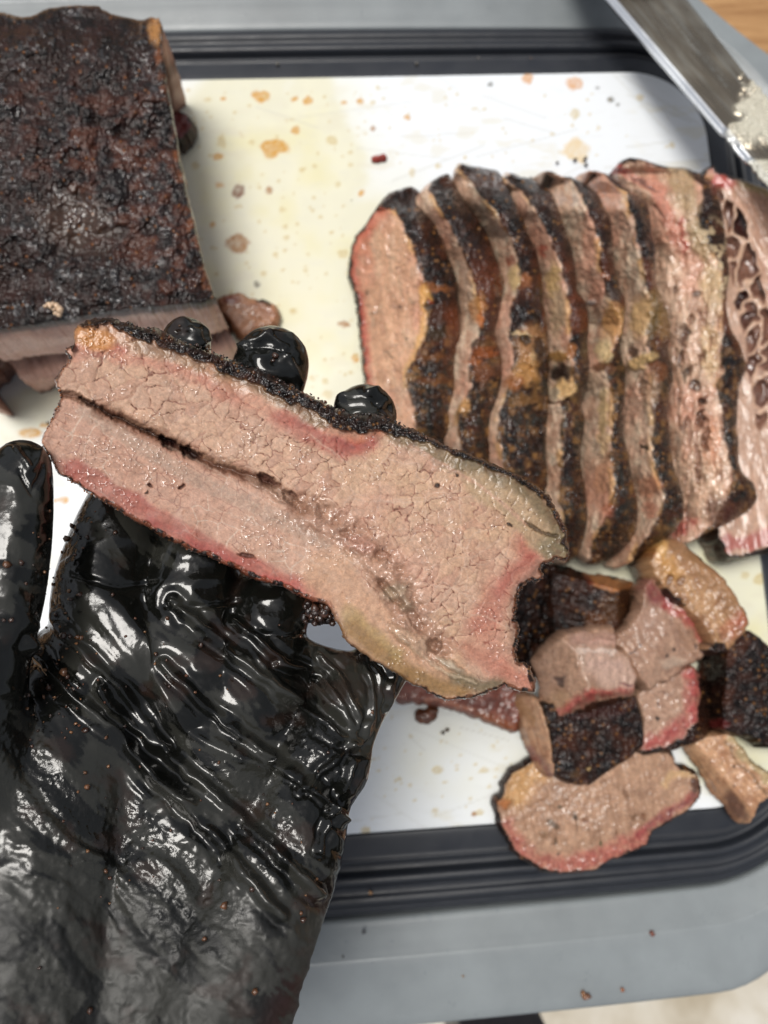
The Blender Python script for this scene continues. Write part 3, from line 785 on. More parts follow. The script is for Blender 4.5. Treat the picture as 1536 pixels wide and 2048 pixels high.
    # crack lines, dots
    for pl in ([(330, 890), (420, 935), (500, 985), (575, 1030)], [(620, 870), (700, 930), (800, 950)], [(700, 1000), (840, 1005), (920, 980)], [(600, 1035), (690, 1080), (760, 1160)], [(880, 960), (905, 1060), (935, 1120)],
               [(900, 1175), (860, 1245), (960, 1230), (1040, 1262)], [(905, 1180), (935, 1120), (1000, 1080)], [(800, 1160), (900, 1175), (960, 1200)], [(430, 1020), (500, 1040), (560, 1090), (640, 1130)]):
        m_ = stroke(fx, fy, pl, 1.6, 2.2); base = mix(base, lin((228, 196, 176)), m_ * .45)
    for (cx, cy, r_) in ((874, 972, 6), (1019, 1049, 4.5), (914, 952, 4), (383, 711, 4), (545, 742, 4), (293, 984, 3)):
        m_ = blob(fx, fy, cx, cy, r_, r_ * .8, 0, .3); base = mix(base, lin((44, 24, 18)), m_ * .95); dz += m_ * .0006
    # small dark pores between bundles
    pr = (edge > .75) & (vn(px / 5., py / 5., 0, 95) > .45) & (thr > .5)
    base = mix(base, lin((104, 62, 48)), pr * cellm * .8); dz -= pr * .0003
    # crust along the top edge and thin brown skin along the lower edge
    top = ss(60, 20, dseg(px, py, HERO[2:52]))
    topw = np.interp(px, [150, 230, 300, 420, 520, 640, 720, 790, 850, 1137], [2, 9, 20, 24, 24, 22, 28, 22, 8, 5]) + 9 * fbm(px / 26, py / 26, 0, 97, 4)
    isup = inside(px, py, [(100, 600), (1180, 600), (1180, 1110), (1090, 1110), (1000, 1000), (700, 900), (400, 800), (160, 740)])
    bk = ss(1.5, -1.5, sd - topw) * isup
    loww = np.interp(px, [80, 130, 300, 500, 660, 700, 1070], [1, 3, 8, 10, 8, 5, 6]) + 3 * fbm(px / 14, py / 14, 0, 98, 3)
    bl = ss(1.5, -1.5, sd - loww) * (~isup) * ss(90, 130, px) * (1 - .75 * ss(600, 700, px) * ss(880, 800, px))
    bc = bark_rgb(px, py, 100, -.1, .02)
    base = mix(base, bc, bk); base = mix(base, lin((122, 66, 36)), bl * .8); base = mix(base, bc, bl * ss(-.1, .3, fbm(px / 10, py / 10, 0, 99, 2)))
    near = isup * ss(18, 0, sd - topw) * (1 - bk); base = mix(base, lin((110, 70, 46)), near * ss(-.3, .3, fbm(px / 12, py / 12, 0, 101, 3)) * .55)
    dz += bk * (bark_dz(px, py, 100, 1.3) + .0008) + bl * bark_dz(px, py, 104, .7)
    dz += .00003 * fbm(px / 6, py / 6, 0, 102, 3) + .0004 * fbm(px / 60, py / 60, 0, 103, 3)
    crust = np.maximum(bk, bl)
    r = .58 - .22 * wet - .08 * crust + .06 * fbm(px / 30, py / 30, 0, 105, 2)
    fatw = ss(0, 1, stroke(wx, wy, fat3 + fat4, 30, 10) + stroke(wx, wy, fat1 + fat2, 20, 10))
    drop = ss(.36, .6, vn(px / 4.5, py / 4.5, 0, 121)) * ss(.1, .5, fbm(px / 50, py / 50, 0, 122, 2) + .15 * ss(600, 250, px)) * (1 - crust)
    dz += .00022 * drop
    par = np.stack([r - .08 * fatw, crust * .9, np.clip(.5 * wet + .15 * crust + .5 * crust * ss(.1, .5, vn(px / 6., py / 6., 0, 150)) + .2 * fatw + .8 * drop, 0, 1)], 1)
    return base, par, dz

def hero_wall(t, bx, by, nx, ny):
    up = ss(.2, -.3, ny)   # faces the top of the picture
    n = fbm(bx / 8, by / 8, t * 4, 111, 3); nw = .75 + .9 * fbm(bx / 45, by / 45, 0, 113, 3)
    o2 = (up * 9 * math.sin(math.pi * min(1, t * 1.1)) ** .8 * np.interp(bx, [150, 260, 840, 900, 1200], [.3, 1, 1, .35, .3]) * nw + n * 3.6) * np.ones_like(bx)
    c = mix(cst(bx, *lin((40, 24, 20))), lin((86, 46, 30)), ss(-.2, .5, n))
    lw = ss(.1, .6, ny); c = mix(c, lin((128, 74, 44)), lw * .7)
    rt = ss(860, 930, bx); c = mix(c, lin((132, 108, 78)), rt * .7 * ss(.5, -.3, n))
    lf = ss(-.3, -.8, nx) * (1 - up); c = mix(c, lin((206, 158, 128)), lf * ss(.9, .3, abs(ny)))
    return c, cst(bx, .3, .6, .6), o2

HERO_O = slab('brisket_slice', HERO, hero_z, hero_paint, step=1.7, rnd=7, rndh=.0009, mode='ray', wall=hero_wall, nring=8, smoothline=3, jag=2.4, seed=7, thick=.0095, K=.93)
tag(HERO_O, 'large pink brisket slice with dark peppery crust held up in the black glove', 'brisket slice')

# ================================================================== the row of sliced brisket
def ip(y, P):
    P = sorted(P, key=lambda q: q[1]); return np.interp(y, [q[1] for q in P], [q[0] for q in P])

B = {}
L1 = [(822, 373), (785, 384), (765, 398), (751, 418), (722, 460), (707, 480), (699, 520), (697, 550), (710, 600), (716, 650), (722, 700), (727, 750), (734, 790), (745, 850), (760, 900), (800, 950)]
R1 = [(822, 373), (785, 384), (766, 398), (762, 415), (787, 419), (805, 450), (817, 480), (835, 520), (842, 560), (852, 612), (850, 650), (835, 700), (813, 740), (815, 775), (828, 820), (832, 870), (850, 950)]
B[1] = [(822, 372), (842, 387), (860, 418), (877, 460), (895, 508), (914, 557), (917, 612), (920, 662), (925, 695), (920, 725), (912, 775), (902, 805), (904, 850), (912, 900), (930, 950)]
R2 = [(892, 347), (862, 362), (856, 378), (880, 420), (895, 442), (912, 475), (930, 512), (942, 550), (954, 590), (964, 625), (966, 652), (940, 690), (936, 725), (939, 775), (928, 800), (916, 825), (918, 887), (935, 950)]
B[2] = [(892, 347), (903, 357), (912, 367), (935, 412), (955, 435), (977, 475), (992, 512), (1007, 562), (1002, 612), (990, 662), (1003, 712), (1002, 762), (995, 807), (985, 850), (987, 900), (1003, 940), (1020, 985)]
R3 = [(922, 327), (915, 335), (922, 344), (942, 362), (962, 392), (990, 425), (1004, 450), (1024, 475), (1036, 525), (1036, 562), (1025, 612), (1014, 655), (1026, 725), (1018, 775), (1008, 800), (996, 825), (996, 880), (1010, 940), (1030, 990)]
B[3] = [(922, 327), (978, 337), (1001, 347), (1017, 377), (1033, 410), (1050, 448), (1060, 475), (1075, 512), (1085, 562), (1087, 600), (1094, 637), (1099, 712), (1095, 775), (1100, 800), (1093, 850), (1092, 912), (1097, 962), (1108, 1012), (1122, 1040)]
R4 = [(1022, 345), (1012, 356), (1016, 366), (1045, 382), (1062, 412), (1082, 442), (1095, 470), (1112, 512), (1125, 550), (1135, 600), (1140, 650), (1136, 690), (1145, 725), (1147, 775), (1118, 812), (1127, 830), (1122, 900), (1119, 950), (1122, 1012), (1127, 1062), (1130, 1090)]
B[4] = [(1022, 345), (1042, 354), (1062, 358), (1100, 385), (1115, 412), (1130, 455), (1145, 500), (1152, 537), (1155, 580), (1172, 605), (1177, 650), (1175, 700), (1180, 737), (1160, 807), (1170, 840), (1162, 900), (1162, 937), (1172, 987), (1175, 1037), (1166, 1087), (1145, 1120)]
R5 = [(1095, 342), (1122, 353), (1145, 362), (1162, 392), (1175, 425), (1192, 462), (1200, 500), (1201, 537), (1212, 575), (1222, 605), (1246, 650), (1222, 705), (1206, 735), (1222, 775), (1227, 800), (1224, 850), (1219, 887), (1224, 937), (1228, 987), (1209, 1037), (1186, 1087), (1180, 1118)]
B[5] = [(1095, 342), (1125, 353), (1150, 356), (1195, 385), (1207, 412), (1222, 450), (1227, 500), (1232, 537), (1240, 575), (1252, 602), (1248, 650), (1241, 700), (1252, 750), (1249, 812), (1247, 850), (1252, 887), (1262, 937), (1274, 1000), (1274, 1050), (1252, 1095), (1200, 1126)]
R6 = [(1185, 341), (1210, 350), (1220, 364), (1252, 387), (1256, 420), (1272, 462), (1280, 512), (1290, 562), (1304, 605), (1296, 662), (1295, 712), (1301, 750), (1302, 800), (1307, 850), (1302, 900), (1312, 950), (1327, 987), (1321, 1025), (1300, 1062), (1272, 1098), (1262, 1118)]
B[6] = [(1185, 341), (1207, 346), (1220, 352), (1275, 390), (1297, 412), (1302, 450), (1312, 500), (1311, 562), (1327, 600), (1342, 650), (1337, 700), (1347, 750), (1344, 770), (1337, 825), (1342, 887), (1352, 950), (1369, 1000), (1366, 1037), (1346, 1064), (1302, 1100), (1240, 1134)]
R7 = [(1274, 315), (1320, 335), (1365, 345), (1404, 370), (1405, 400), (1391, 437), (1393, 462), (1420, 500), (1440, 525), (1442, 562), (1442, 612), (1444, 662), (1440, 725), (1447, 740), (1434, 770), (1442, 825), (1444, 862), (1457, 912), (1467, 962), (1452, 1000), (1424, 1050), (1385, 1080)]
B[7] = [(1274, 315), (1327, 331), (1377, 337), (1424, 362), (1439, 400), (1449, 450), (1454, 500), (1459, 550), (1453, 600), (1459, 650), (1479, 687), (1492, 725), (1492, 740), (1479, 775), (1474, 837), (1477, 887), (1482, 942), (1507, 965), (1514, 995), (1502, 1017), (1472, 1040), (1422, 1066), (1377, 1087)]
RR = {1: R1, 2: R2, 3: R3, 4: R4, 5: R5, 6: R6, 7: R7}
# outlines: visible back edge, then the left flank carried on under the neighbour
OUT = {1: L1[::-1] + B[1][1:]}
def under(prev, y0, y1, dx):
    ys = np.arange(y1, y0, -28.); return [(float(ip(y, prev)) - dx, y) for y in ys]
OUT[2] = B[2] + [(960, 990)] + under(B[1], 400, 950, 42) + [(850, 372)]
OUT[3] = B[3] + [(1060, 1040)] + under(B[2], 400, 980, 42) + [(905, 352), (912, 334)]
OUT[4] = B[4] + [(1110, 1118)] + under(B[3], 390, 1030, 44) + [(990, 365), (1005, 348)]
OUT[5] = B[5] + [(1158, 1112)] + under(B[4], 400, 1090, 44) + [(1050, 372), (1066, 356)]
OUT[6] = B[6] + [(1205, 1126)] + under(B[5], 400, 1095, 44) + [(1130, 378), (1150, 355), (1165, 346)]
OUT[7] = B[7] + [(1330, 1086)] + under(B[6], 400, 1060, 46) + [(1215, 362), (1228, 340), (1240, 322)]
HH = {1: .042, 2: .046, 3: .047, 4: .047, 5: .046, 6: .044, 7: .038}
KS = {1: .00023, 2: .00046, 3: .00046, 4: .00042, 5: .00038, 6: .00036, 7: .00014}
# extra patches of fat, pores and colour: (cx, cy, rx, ry, angle, rgb, alpha, lift)
EX = {
 1: [(866, 574, 34, 9, 8, (150, 92, 50), .7, 0), (850, 600, 12, 30, 0, (222, 168, 92), .8, .0008), (846, 660, 10, 34, 12, (226, 178, 116), .7, .0004), (858, 612, 11, 11, 0, (44, 26, 20), .9, -.0008), (860, 604, 6, 5, 0, (150, 66, 34), .9, 0),
     (735, 585, 5, 7, 30, (96, 76, 60), .7, 0), (748, 627, 8, 5, 0, (110, 90, 70), .6, 0), (777, 708, 14, 2.2, 30, (96, 70, 56), .8, -.0003), (802, 615, 4, 4, 0, (80, 60, 50), .7, 0), (815, 680, 4, 4, 0, (60, 48, 44), .8, 0), (798, 532, 5, 4, 0, (100, 76, 60), .6, 0),
     (860, 715, 30, 7, -10, (120, 76, 40), .7, 0), (868, 762, 34, 9, 0, (112, 66, 34), .6, 0), (872, 670, 20, 14, 0, (66, 52, 36), .7, 0)],
 2: [(955, 615, 16, 30, 10, (196, 134, 74), .7, .0006), (962, 640, 8, 16, 0, (214, 120, 50), .6, 0), (972, 705, 30, 9, 0, (150, 82, 40), .8, 0), (965, 745, 22, 24, 0, (126, 76, 46), .7, 0), (950, 720, 18, 7, 0, (176, 98, 40), .6, 0), (930, 815, 10, 16, 0, (212, 160, 100), .7, 0)],
 3: [(1028, 555, 10, 24, 0, (214, 186, 132), .8, .0004), (1050, 560, 12, 16, 0, (160, 96, 48), .7, 0), (1062, 690, 30, 40, 0, (168, 122, 78), .8, .001), (1050, 680, 12, 9, 20, (54, 42, 32), .9, -.002), (1078, 700, 14, 22, 0, (48, 36, 30), .9, -.0025), (1066, 720, 5, 22, 0, (206, 170, 124), .9, .0015),
     (1044, 668, 24, 6, 10, (212, 184, 140), .8, .001), (1052, 745, 24, 26, 0, (186, 136, 78), .85, .0006), (1030, 765, 18, 16, 0, (150, 92, 48), .8, 0), (1052, 800, 30, 12, 0, (128, 92, 54), .7, 0), (1022, 520, 8, 10, 0, (150, 66, 40), .6, 0)],
 4: [(1106, 560, 14, 34, 8, (220, 186, 128), .8, .0004), (1116, 620, 16, 50, 4, (206, 180, 146), .7, .0003), (1118, 712, 22, 12, 0, (176, 130, 70), .9, .001), (1120, 745, 26, 17, 0, (40, 30, 28), .95, -.002), (1128, 778, 24, 18, 0, (218, 180, 126), .9, .0035), (1108, 790, 12, 14, 0, (196, 178, 154), .9, .002),
     (1085, 500, 9, 14, 0, (188, 92, 70), .7, 0), (1142, 700, 10, 16, 0, (160, 100, 48), .8, 0), (1165, 790, 14, 20, 0, (70, 50, 38), .8, -.001), (1112, 806, 26, 4, -12, (64, 42, 32), .9, -.0015)],
 5: [(1226, 642, 24, 36, 8, (208, 158, 100), .8, .002), (1208, 700, 16, 24, 0, (222, 198, 150), .8, .001), (1180, 760, 26, 20, 0, (190, 160, 136), .8, .002), (1205, 735, 26, 10, 0, (104, 68, 48), .85, -.001), (1212, 552, 10, 8, 0, (158, 92, 52), .8, 0), (1228, 590, 20, 12, 30, (72, 58, 52), .8, 0),
     (1206, 820, 10, 46, 4, (216, 186, 134), .7, .0005), (1182, 605, 8, 8, 0, (190, 180, 180), .7, .001), (1206, 880, 12, 30, 0, (208, 176, 126), .5, 0), (1206, 950, 18, 40, 10, (192, 140, 104), .5, 0), (1216, 1020, 14, 18, 0, (176, 104, 76), .6, 0)],
 6: [(1284, 632, 24, 44, 10, (206, 172, 122), .8, .001), (1312, 620, 16, 46, 6, (124, 96, 52), .8, -.0005), (1303, 655, 8, 26, 18, (84, 66, 36), .7, -.001), (1330, 650, 12, 30, 0, (150, 118, 78), .6, 0), (1264, 705, 9, 18, -14, (76, 54, 44), .9, -.0025), (1284, 722, 30, 12, -25, (214, 180, 124), .8, .0015),
     (1316, 745, 20, 22, 0, (120, 74, 46), .8, 0), (1284, 775, 7, 20, 6, (70, 52, 40), .85, -.0025), (1300, 780, 18, 36, 8, (196, 160, 128), .5, 0), (1286, 893, 10, 6, 0, (44, 38, 30), .95, 0), (1282, 812, 10, 20, 0, (190, 156, 136), .5, 0), (1300, 975, 22, 24, 0, (200, 134, 104), .6, .0006), (1300, 1020, 18, 16, 0, (190, 120, 96), .6, 0)],
 7: [(1262, 352, 60, 9, 30, (196, 110, 98), .5, 0), (1330, 420, 16, 90, -22, (204, 132, 112), .75, 0), (1366, 470, 5, 40, -6, (196, 92, 80), .7, 0), (1290, 368, 34, 3.5, 28, (106, 84, 80), .8, -.0008), (1318, 425, 20, 3.2, 62, (110, 84, 70), .8, -.001), (1236, 340, 16, 12, 0, (186, 88, 84), .8, 0),
     (1366, 372, 24, 60, -20, (178, 152, 116), .85, .0006), (1398, 480, 16, 50, -20, (186, 160, 122), .8, .0004), (1424, 575, 22, 50, -6, (206, 178, 138), .85, .0004), (1420, 700, 18, 60, 0, (216, 184, 138), .7, .0005), (1424, 900, 16, 60, 0, (222, 160, 126), .8, .0006), (1418, 985, 34, 60, 10, (222, 190, 162), .6, .0004),
     (1362, 1055, 34, 14, -20, (190, 90, 84), .8, 0), (1440, 1020, 30, 30, -40, (92, 54, 46), .7, 0), (1351, 580, 5, 12, 12, (90, 66, 54), .8, -.002), (1394, 590, 8, 5, 0, (84, 80, 74), .8, -.001), (1366, 670, 11, 20, 8, (86, 58, 48), .9, -.0035), (1360, 715, 5, 22, 6, (84, 74, 72), .85, -.003),
     (1402, 720, 4, 18, 20, (96, 66, 54), .8, -.002), (1390, 772, 8, 10, 0, (58, 36, 34), .9, -.0035), (1404, 802, 10, 7, -30, (50, 36, 32), .95, -.0035), (1402, 835, 7, 18, 8, (84, 56, 46), .9, -.0035), (1369, 850, 6, 16, 10, (104, 76, 62), .8, -.002), (1411, 880, 6, 26, 4, (116, 80, 62), .85, -.003),
     (1393, 950, 6, 22, -8, (120, 84, 66), .85, -.003), (1372, 750, 5, 16, 18, (60, 52, 48), .9, -.003), (1353, 800, 4, 12, 0, (110, 84, 70), .7, -.002), (1384, 640, 6, 10, 10, (120, 90, 76), .7, -.002), (1425, 640, 5, 10, 10, (120, 90, 76), .6, -.001)],
}
def row_slice(k, label):
    Rk, Bk = RR[k], B[k]; H = HH[k]; ks = KS[k]
    ys = [q[1] for q in OUT[k]]; y0, y1 = min(ys), max(ys)
    def zf(x, y):
        Hy = H * (.62 + .38 * ss(0, 85, y - y0)) * (.60 + .40 * ss(0, 110, y1 - y))
        Hy = Hy + .0012 * np.sin(y / 43. + k * 1.7)
        r = ip(y, Rk)
        a = Hy - (r - x) * ks; b = Hy + .0004 - (x - r) * .00006 - .0035 * ss(.45, 1.05, (x - r) / np.maximum(ip(y, Bk) - r, 12))
        d = np.clip(.5 + .5 * (b - a) / .004, 0, 1)
        z = b + (a - b) * d - .004 * d * (1 - d)
        if k == 7: z = z - .006 * ss(20, -30, x - ip(y, B[6]) - 10)
        return np.maximum(z, .0012)
    def paint(px, py, sd):
        n = fbm(px / 16, py / 16, 0, 200 + k, 4); nb = fbm(px / 38, py / 38, 0, 210 + k, 3)
        r = ip(py, Rk); bk = ss(-3.5, 3.5, px - r + n * 6)
        if k in (1, 7): bk = np.maximum(bk, ss(9, 4, sd + n * 4) * (ip(py, L1) > px - 22 if k == 1 else py < 400))
        face, fn = lean_rgb(px, py, 84, 220 + k, (226, 192, 168) if k != 1 else (226, 180, 150), (186, 144, 120), 6, 60, .3)
        fat = ss(-.2, .6, fbm(px / 14, py / 34, 0, 230 + k, 4)); face = mix(face, lin((240, 222, 198)), fat * (.65 if k not in (1, 7) else .18))
        face = mix(face, lin((150, 106, 84)), ss(.1, .7, fbm(px / 9, py / 16, 0, 234 + k, 3)) * (.45 if k != 1 else .12))
        face = mix(face, lin((214, 150, 128)), ss(-.1, .7, fbm(px / 60, py / 90, 0, 231 + k, 2)) * .5)
        face = mix(face, lin((218, 170, 104)), ss(14, 2, r - px) * ss(.0, .5, nb) * .6)
        if k == 1:
            e = px - ip(py, L1)
            face = mix(face, lin((190, 92, 82)), ss(26, 6, e + n * 6) * ss(1000, 700, py * 0 + 600) * .75)
            face = mix(face, lin((210, 120, 98)), ss(46, 16, e + n * 10) * ss(560, 470, py) * .6)
            face = mix(face, lin((150, 56, 52)), ss(14, 6, e + n * 5) * ss(540, 620, py) * .6)
        bc = bark_rgb(px, py, 240 + k, .05, .01)
        low = ss(600, 760, py + nb * 60)
        bc = mix(bc, lin((98, 66, 42)), low * ss(-.5, .5, n) * .65); bc = mix(bc, lin((150, 112, 66)), low * ss(.1, .8, n) * .6)
        bc = mix(bc, lin((40, 40, 36)), low * ss(.05, .5, fbm(px / 11, py / 11, 0, 250 + k, 3)) * .8)
        mid = ss(470, 560, py) * ss(760, 640, py); bc = mix(bc, lin((112, 58, 34)), mid * ss(-.2, .5, nb) * .6)
        c = mix(face, bc, bk)
        dz = bk * bark_dz(px, py, 240 + k, 1.0) + (1 - bk) * (.00012 * fn + .0007 * fbm(px / 12, py / 20, 0, 232 + k, 3) + .0003 * fbm(px / 5, py / 6, 0, 233 + k, 2)) + .0007 * nb
        g = 1.0 * bk
        for (cx, cy, rx, ry, an, rgb, al, dd) in EX.get(k, []):
            wx = px + 5 * vn(px / 9, py / 9, 0, 260); wy = py + 5 * vn(px / 9, py / 9, 0, 261)
            m_ = blob(wx, wy, cx, cy, rx, ry, an, .35); c = mix(c, lin(rgb), m_ * al); dz += m_ * dd
            if rgb[0] > 150: g = g * (1 - .7 * m_)
        if k == 7:
            pz = ss(540, 640, py) * (1 - bk); rr = fbm(px / 7, py / 34, 0, 270, 4)
            c = mix(c, lin((150, 112, 94)), pz * ss(.1, .6, rr) * .7); c = mix(c, lin((226, 200, 180)), pz * ss(-.1, -.6, rr) * .5); dz += pz * (-.0016) * ss(0, .8, rr)
            c = mix(c, lin((206, 184, 150)), bk * ss(.15, .4, n) * ss(420, 470, py) * ss(640, 560, py) * .8)
        w_ = np.clip(.35 + .4 * g + .2 * fat, 0, 1)
        par = np.stack([.34 - .06 * g + .08 * n, g, np.clip(.35 - .25 * g + .2 * fat, 0, 1)], 1)
        return c, par, dz
    o = slab('brisket_slice', OUT[k], zf, paint, step=1.9, rnd=8 if k != 7 else 6, rndh=.0024, smoothline=3, jag=1.6, seed=300 + k, drops=1., K=1.2,
             lean=lambda nx, ny, t: -.004 * t, wallcol=(70, 42, 30))
    tag(o, label, 'brisket slice', 'slices of brisket fanned in a row')
    return o
row_slice(1, 'leftmost slice of the fanned row, its whole peach cut face in view')
row_slice(2, 'second slice of the fanned row from the left, narrow tan edge and orange fat spot')
row_slice(3, 'third slice of the fanned row from the left, with torn fat knot halfway down')
row_slice(4, 'fourth slice of the fanned row, with a cream fat lump halfway down')
row_slice(5, 'fifth slice of the fanned row, with a yellow fat patch in its crust')
row_slice(6, 'sixth slice of the fanned row, with olive fat beside the porous slice')
row_slice(7, 'wide porous slice near the right end of the row, pink at its top')

O8 = [(1402, 352), (1412, 338), (1427, 331), (1440, 345), (1475, 356), (1510, 368), (1545, 385), (1590, 430), (1600, 700), (1600, 1000), (1590, 1085), (1536, 1098), (1500, 1112), (1470, 1117), (1453, 1114), (1444, 1092), (1432, 1070), (1436, 1000), (1420, 900), (1415, 760), (1400, 640), (1400, 500), (1385, 420), (1395, 370)]
def p8(px, py, sd):
    face, fn = lean_rgb(px, py, 80, 281, (204, 168, 146), (192, 154, 132), 16, 60, .05)
    wx = px + 8 * vn(px / 16, py / 16, 0, 282); wy = py + 8 * vn(px / 16, py / 16, 0, 283)
    c = face
    c = mix(c, lin((190, 150, 128)), ss(520, 700, py) * .3)
    edge = ip(py, [(1420, 360), (1436, 390), (1448, 440), (1452, 500), (1462, 560), (1480, 640), (1494, 720), (1508, 800), (1520, 880), (1530, 1000)])
    redge = ip(py, [(1445, 380), (1490, 430), (1505, 480), (1516, 540), (1540, 620), (1620, 700)])
    reg = ss(-3, 4, wx - edge) * ss(3, -4, wx - redge) * ss(900, 860, py + (px - 1500)) * ss(365, 395, py)
    f1, f2, cid = vor((wx * .9 + wy * .35) / 38., (wy * .9 - wx * .3) / 74., 285)
    hole = reg * ss(.06, .26, f2 - f1)
    c = mix(c, lin((214, 180, 152)), reg * (1 - ss(.02, .1, f2 - f1)) * .7)
    c = mix(c, lin((128, 90, 76)), hole * .9); c = mix(c, lin((84, 52, 46)), hole * ss(.25, .8, cid) * ss(.1, .5, f2 - f1)); c = mix(c, lin((60, 34, 32)), hole * ss(.62, .95, cid) * .8)
    dz = -hole * .0045 * ss(.05, .6, f2 - f1)
    st = ss(redge - 4, redge + 8, px) * ss(700, 640, py)
    fb = fbm((px * .8 - py * .5) / 7., (px * .5 + py * .8) / 60., 0, 286, 3)
    c = mix(c, lin((216, 170, 148)), st * ss(-.3, .4, fb) * .7); c = mix(c, lin((190, 144, 124)), st * ss(.1, .6, -fb) * .5); dz += st * fb * .0005
    c = mix(c, lin((196, 176, 134)), ss(22, 6, sd) * ss(430, 380, py) * ss(1470, 1490, px))
    c = mix(c, lin((196, 84, 80)), blob(wx, wy, 1440, 362, 28, 16, 20, .4) * .9)
    c = mix(c, lin((176, 128, 84)), blob(wx, wy, 1412, 355, 12, 12, 0, .3) * .9)
    rg = stroke(wx, wy, [(1450, 1086), (1490, 1086), (1540, 1068), (1600, 1050)], 15, 7); c = mix(c, lin((170, 78, 74)), rg * .8)
    n = fbm(px / 12, py / 12, 0, 287, 3)
    bk = ss(8, 4, sd + n * 3) * ss(1040, 1060, py) + ss(7, 3, sd + n * 3) * ss(380, 360, py); bk = np.clip(bk, 0, 1)
    c = mix(c, bark_rgb(px, py, 288), bk); dz += bk * bark_dz(px, py, 288, .7) + .0004 * fn
    return c, np.stack([.42 - .1 * hole, bk, .3 + .4 * hole + .3 * bk], 1), dz
o = slab('brisket_slice', O8, lambda x, y: .021 + (x - 1450) * .00004 + .006 * ss(500, 350, y), p8, step=1.9, rnd=7, rndh=.002, smoothline=3, jag=2, drops=.5, K=1.1, seed=380, wallcol=(120, 84, 64))
tag(o, 'rightmost slice of the row, with dark stretched holes and a pink lower rim', 'brisket slice', 'slices of brisket fanned in a row')

# ================================================================== the uncut block, top left
BLK = [(-160, 60), (-100, 30), (0, 22), (20, 30), (60, 32), (100, 16), (140, 12), (190, 10), (212, 22), (250, 34), (285, 38), (305, 34), (322, 42), (322, 80), (326, 120), (338, 190), (352, 260), (364, 330),
       (378, 400), (394, 460), (410, 530), (426, 585), (431, 598), (400, 606), (330, 612), (260, 620), (190, 632), (110, 646), (50, 655), (0, 661), (-60, 670), (-160, 690)]
def blk_z(x, y):
    return .070 + .0035 * np.sin(x / 120. + 1) * np.sin(y / 150.) - .004 * ss(330, 430, x) - .010 * ss(110, 20, y)
def blk_paint(px, py, sd):
    n1 = fbm(px / 70, py / 70, 0, 401, 4); n2 = fbm(px / 9, py / 14, 0, 402, 4); n3 = fbm(px / 30, py / 22, 0, 403, 4)
    f1, f2, cid = vor(px / 7., py / 8.5, 404)
    c = cst(px, *lin((46, 31, 27)))
    c = mix(c, lin((27, 21, 20)), ss(-.2, .4, n2 + .5 * n1))
    red = np.clip(blob(px + 40 * n3, py, 290, 350, 150, 170, 0, .6) + blob(px, py, 60, 250, 130, 100, 0, .6) * .6 + blob(px, py, 340, 520, 60, 100, 0, .5) * .8, 0, 1)
    c = mix(c, lin((78, 44, 35)), red * ss(-.35, .35, n3) * .8); c = mix(c, lin((62, 38, 33)), ss(.0, .6, n3) * .6)
    c = mix(c, lin((104, 60, 38)), ss(.4, .8, n3 + .3 * red) * red * .45)
    pool = blob(px + 20 * n3, py + 20 * n3, 150, 440, 75, 55, 20, .5)
    c = mix(c, lin((78, 56, 42)), pool * .7)
    c = mix(c, lin((148, 96, 52)), ((cid > .975) & (f1 < .35)) * .7)
    re = ip(py, [(322, 40), (322, 80), (338, 190), (364, 330), (394, 460), (431, 598)])
    rim = ss(22, 4, re - px + 10 * n2); c = mix(c, lin((150, 92, 58)), rim * .65 * ss(-.4, .3, n3))
    c = mix(c, lin((206, 150, 92)), blob(px + 6 * n2, py, 312, 60, 14, 30, 0, .4) * .8)
    dz = (1 - pool * .8) * ((1 - ss(0, .8, f1)) * .0009 * (.2 + cid) + .0004 * n2) + .0007 * n3 + .0022 * n1
    dz += .0008 * fbm(px / 16, py / 30, 0, 405, 3) * red
    g = 1 - .7 * pool
    par = np.stack([.30 + .06 * n2 - .05 * red, g, .12 + .12 * red], 1)
    return c, par, dz
def blk_wall(t, bx, by, nx, ny):
    n = fbm(bx / 60, by / 60 + t * 3, 0, 410, 4); fb = fbm(bx / 90, t * 9 + by / 60, 0, 411, 4)
    c = mix(cst(bx, *lin((238, 192, 172))), lin((204, 152, 132)), ss(-.4, .5, fb))
    c = mix(c, lin((244, 206, 188)), ss(.1, .7, -fb) * .5)
    gap = ss(.44, .50, t) * ss(.62, .56, t) if True else 0
    c = mix(c, lin((110, 72, 60)), np.clip(gap * np.ones_like(bx) * (.8 + .4 * n), 0, 1))
    c = mix(c, lin((72, 42, 34)), ss(.10, .02, t) * np.ones_like(bx))
    side = ss(.3, .8, nx); c = mix(c, lin((176, 124, 92)), side * .5); c = mix(c, lin((88, 46, 34)), side * ss(.3, .5, t))
    c = mix(c, lin((96, 52, 44)), ss(.92, 1, t) * np.ones_like(bx))
    o2 = np.where(nx > .5, -.0165 * t, 0) + ss(.2, .8, ny) * (.004 * ss(.5, .7, t) - .0045 * gap + .0006 * n)
    return c, cst(bx, .46, .1, .15), o2
o = slab('brisket_block', BLK, blk_z, blk_paint, step=1.9, rnd=9, rndh=.003, smoothline=3, jag=2.5, seed=420, drops=1., wall=blk_wall, nring=26, wallkeep=0)
tag(o, 'uncut brisket block with glistening dark brown crust, at the left of the board', 'brisket block')

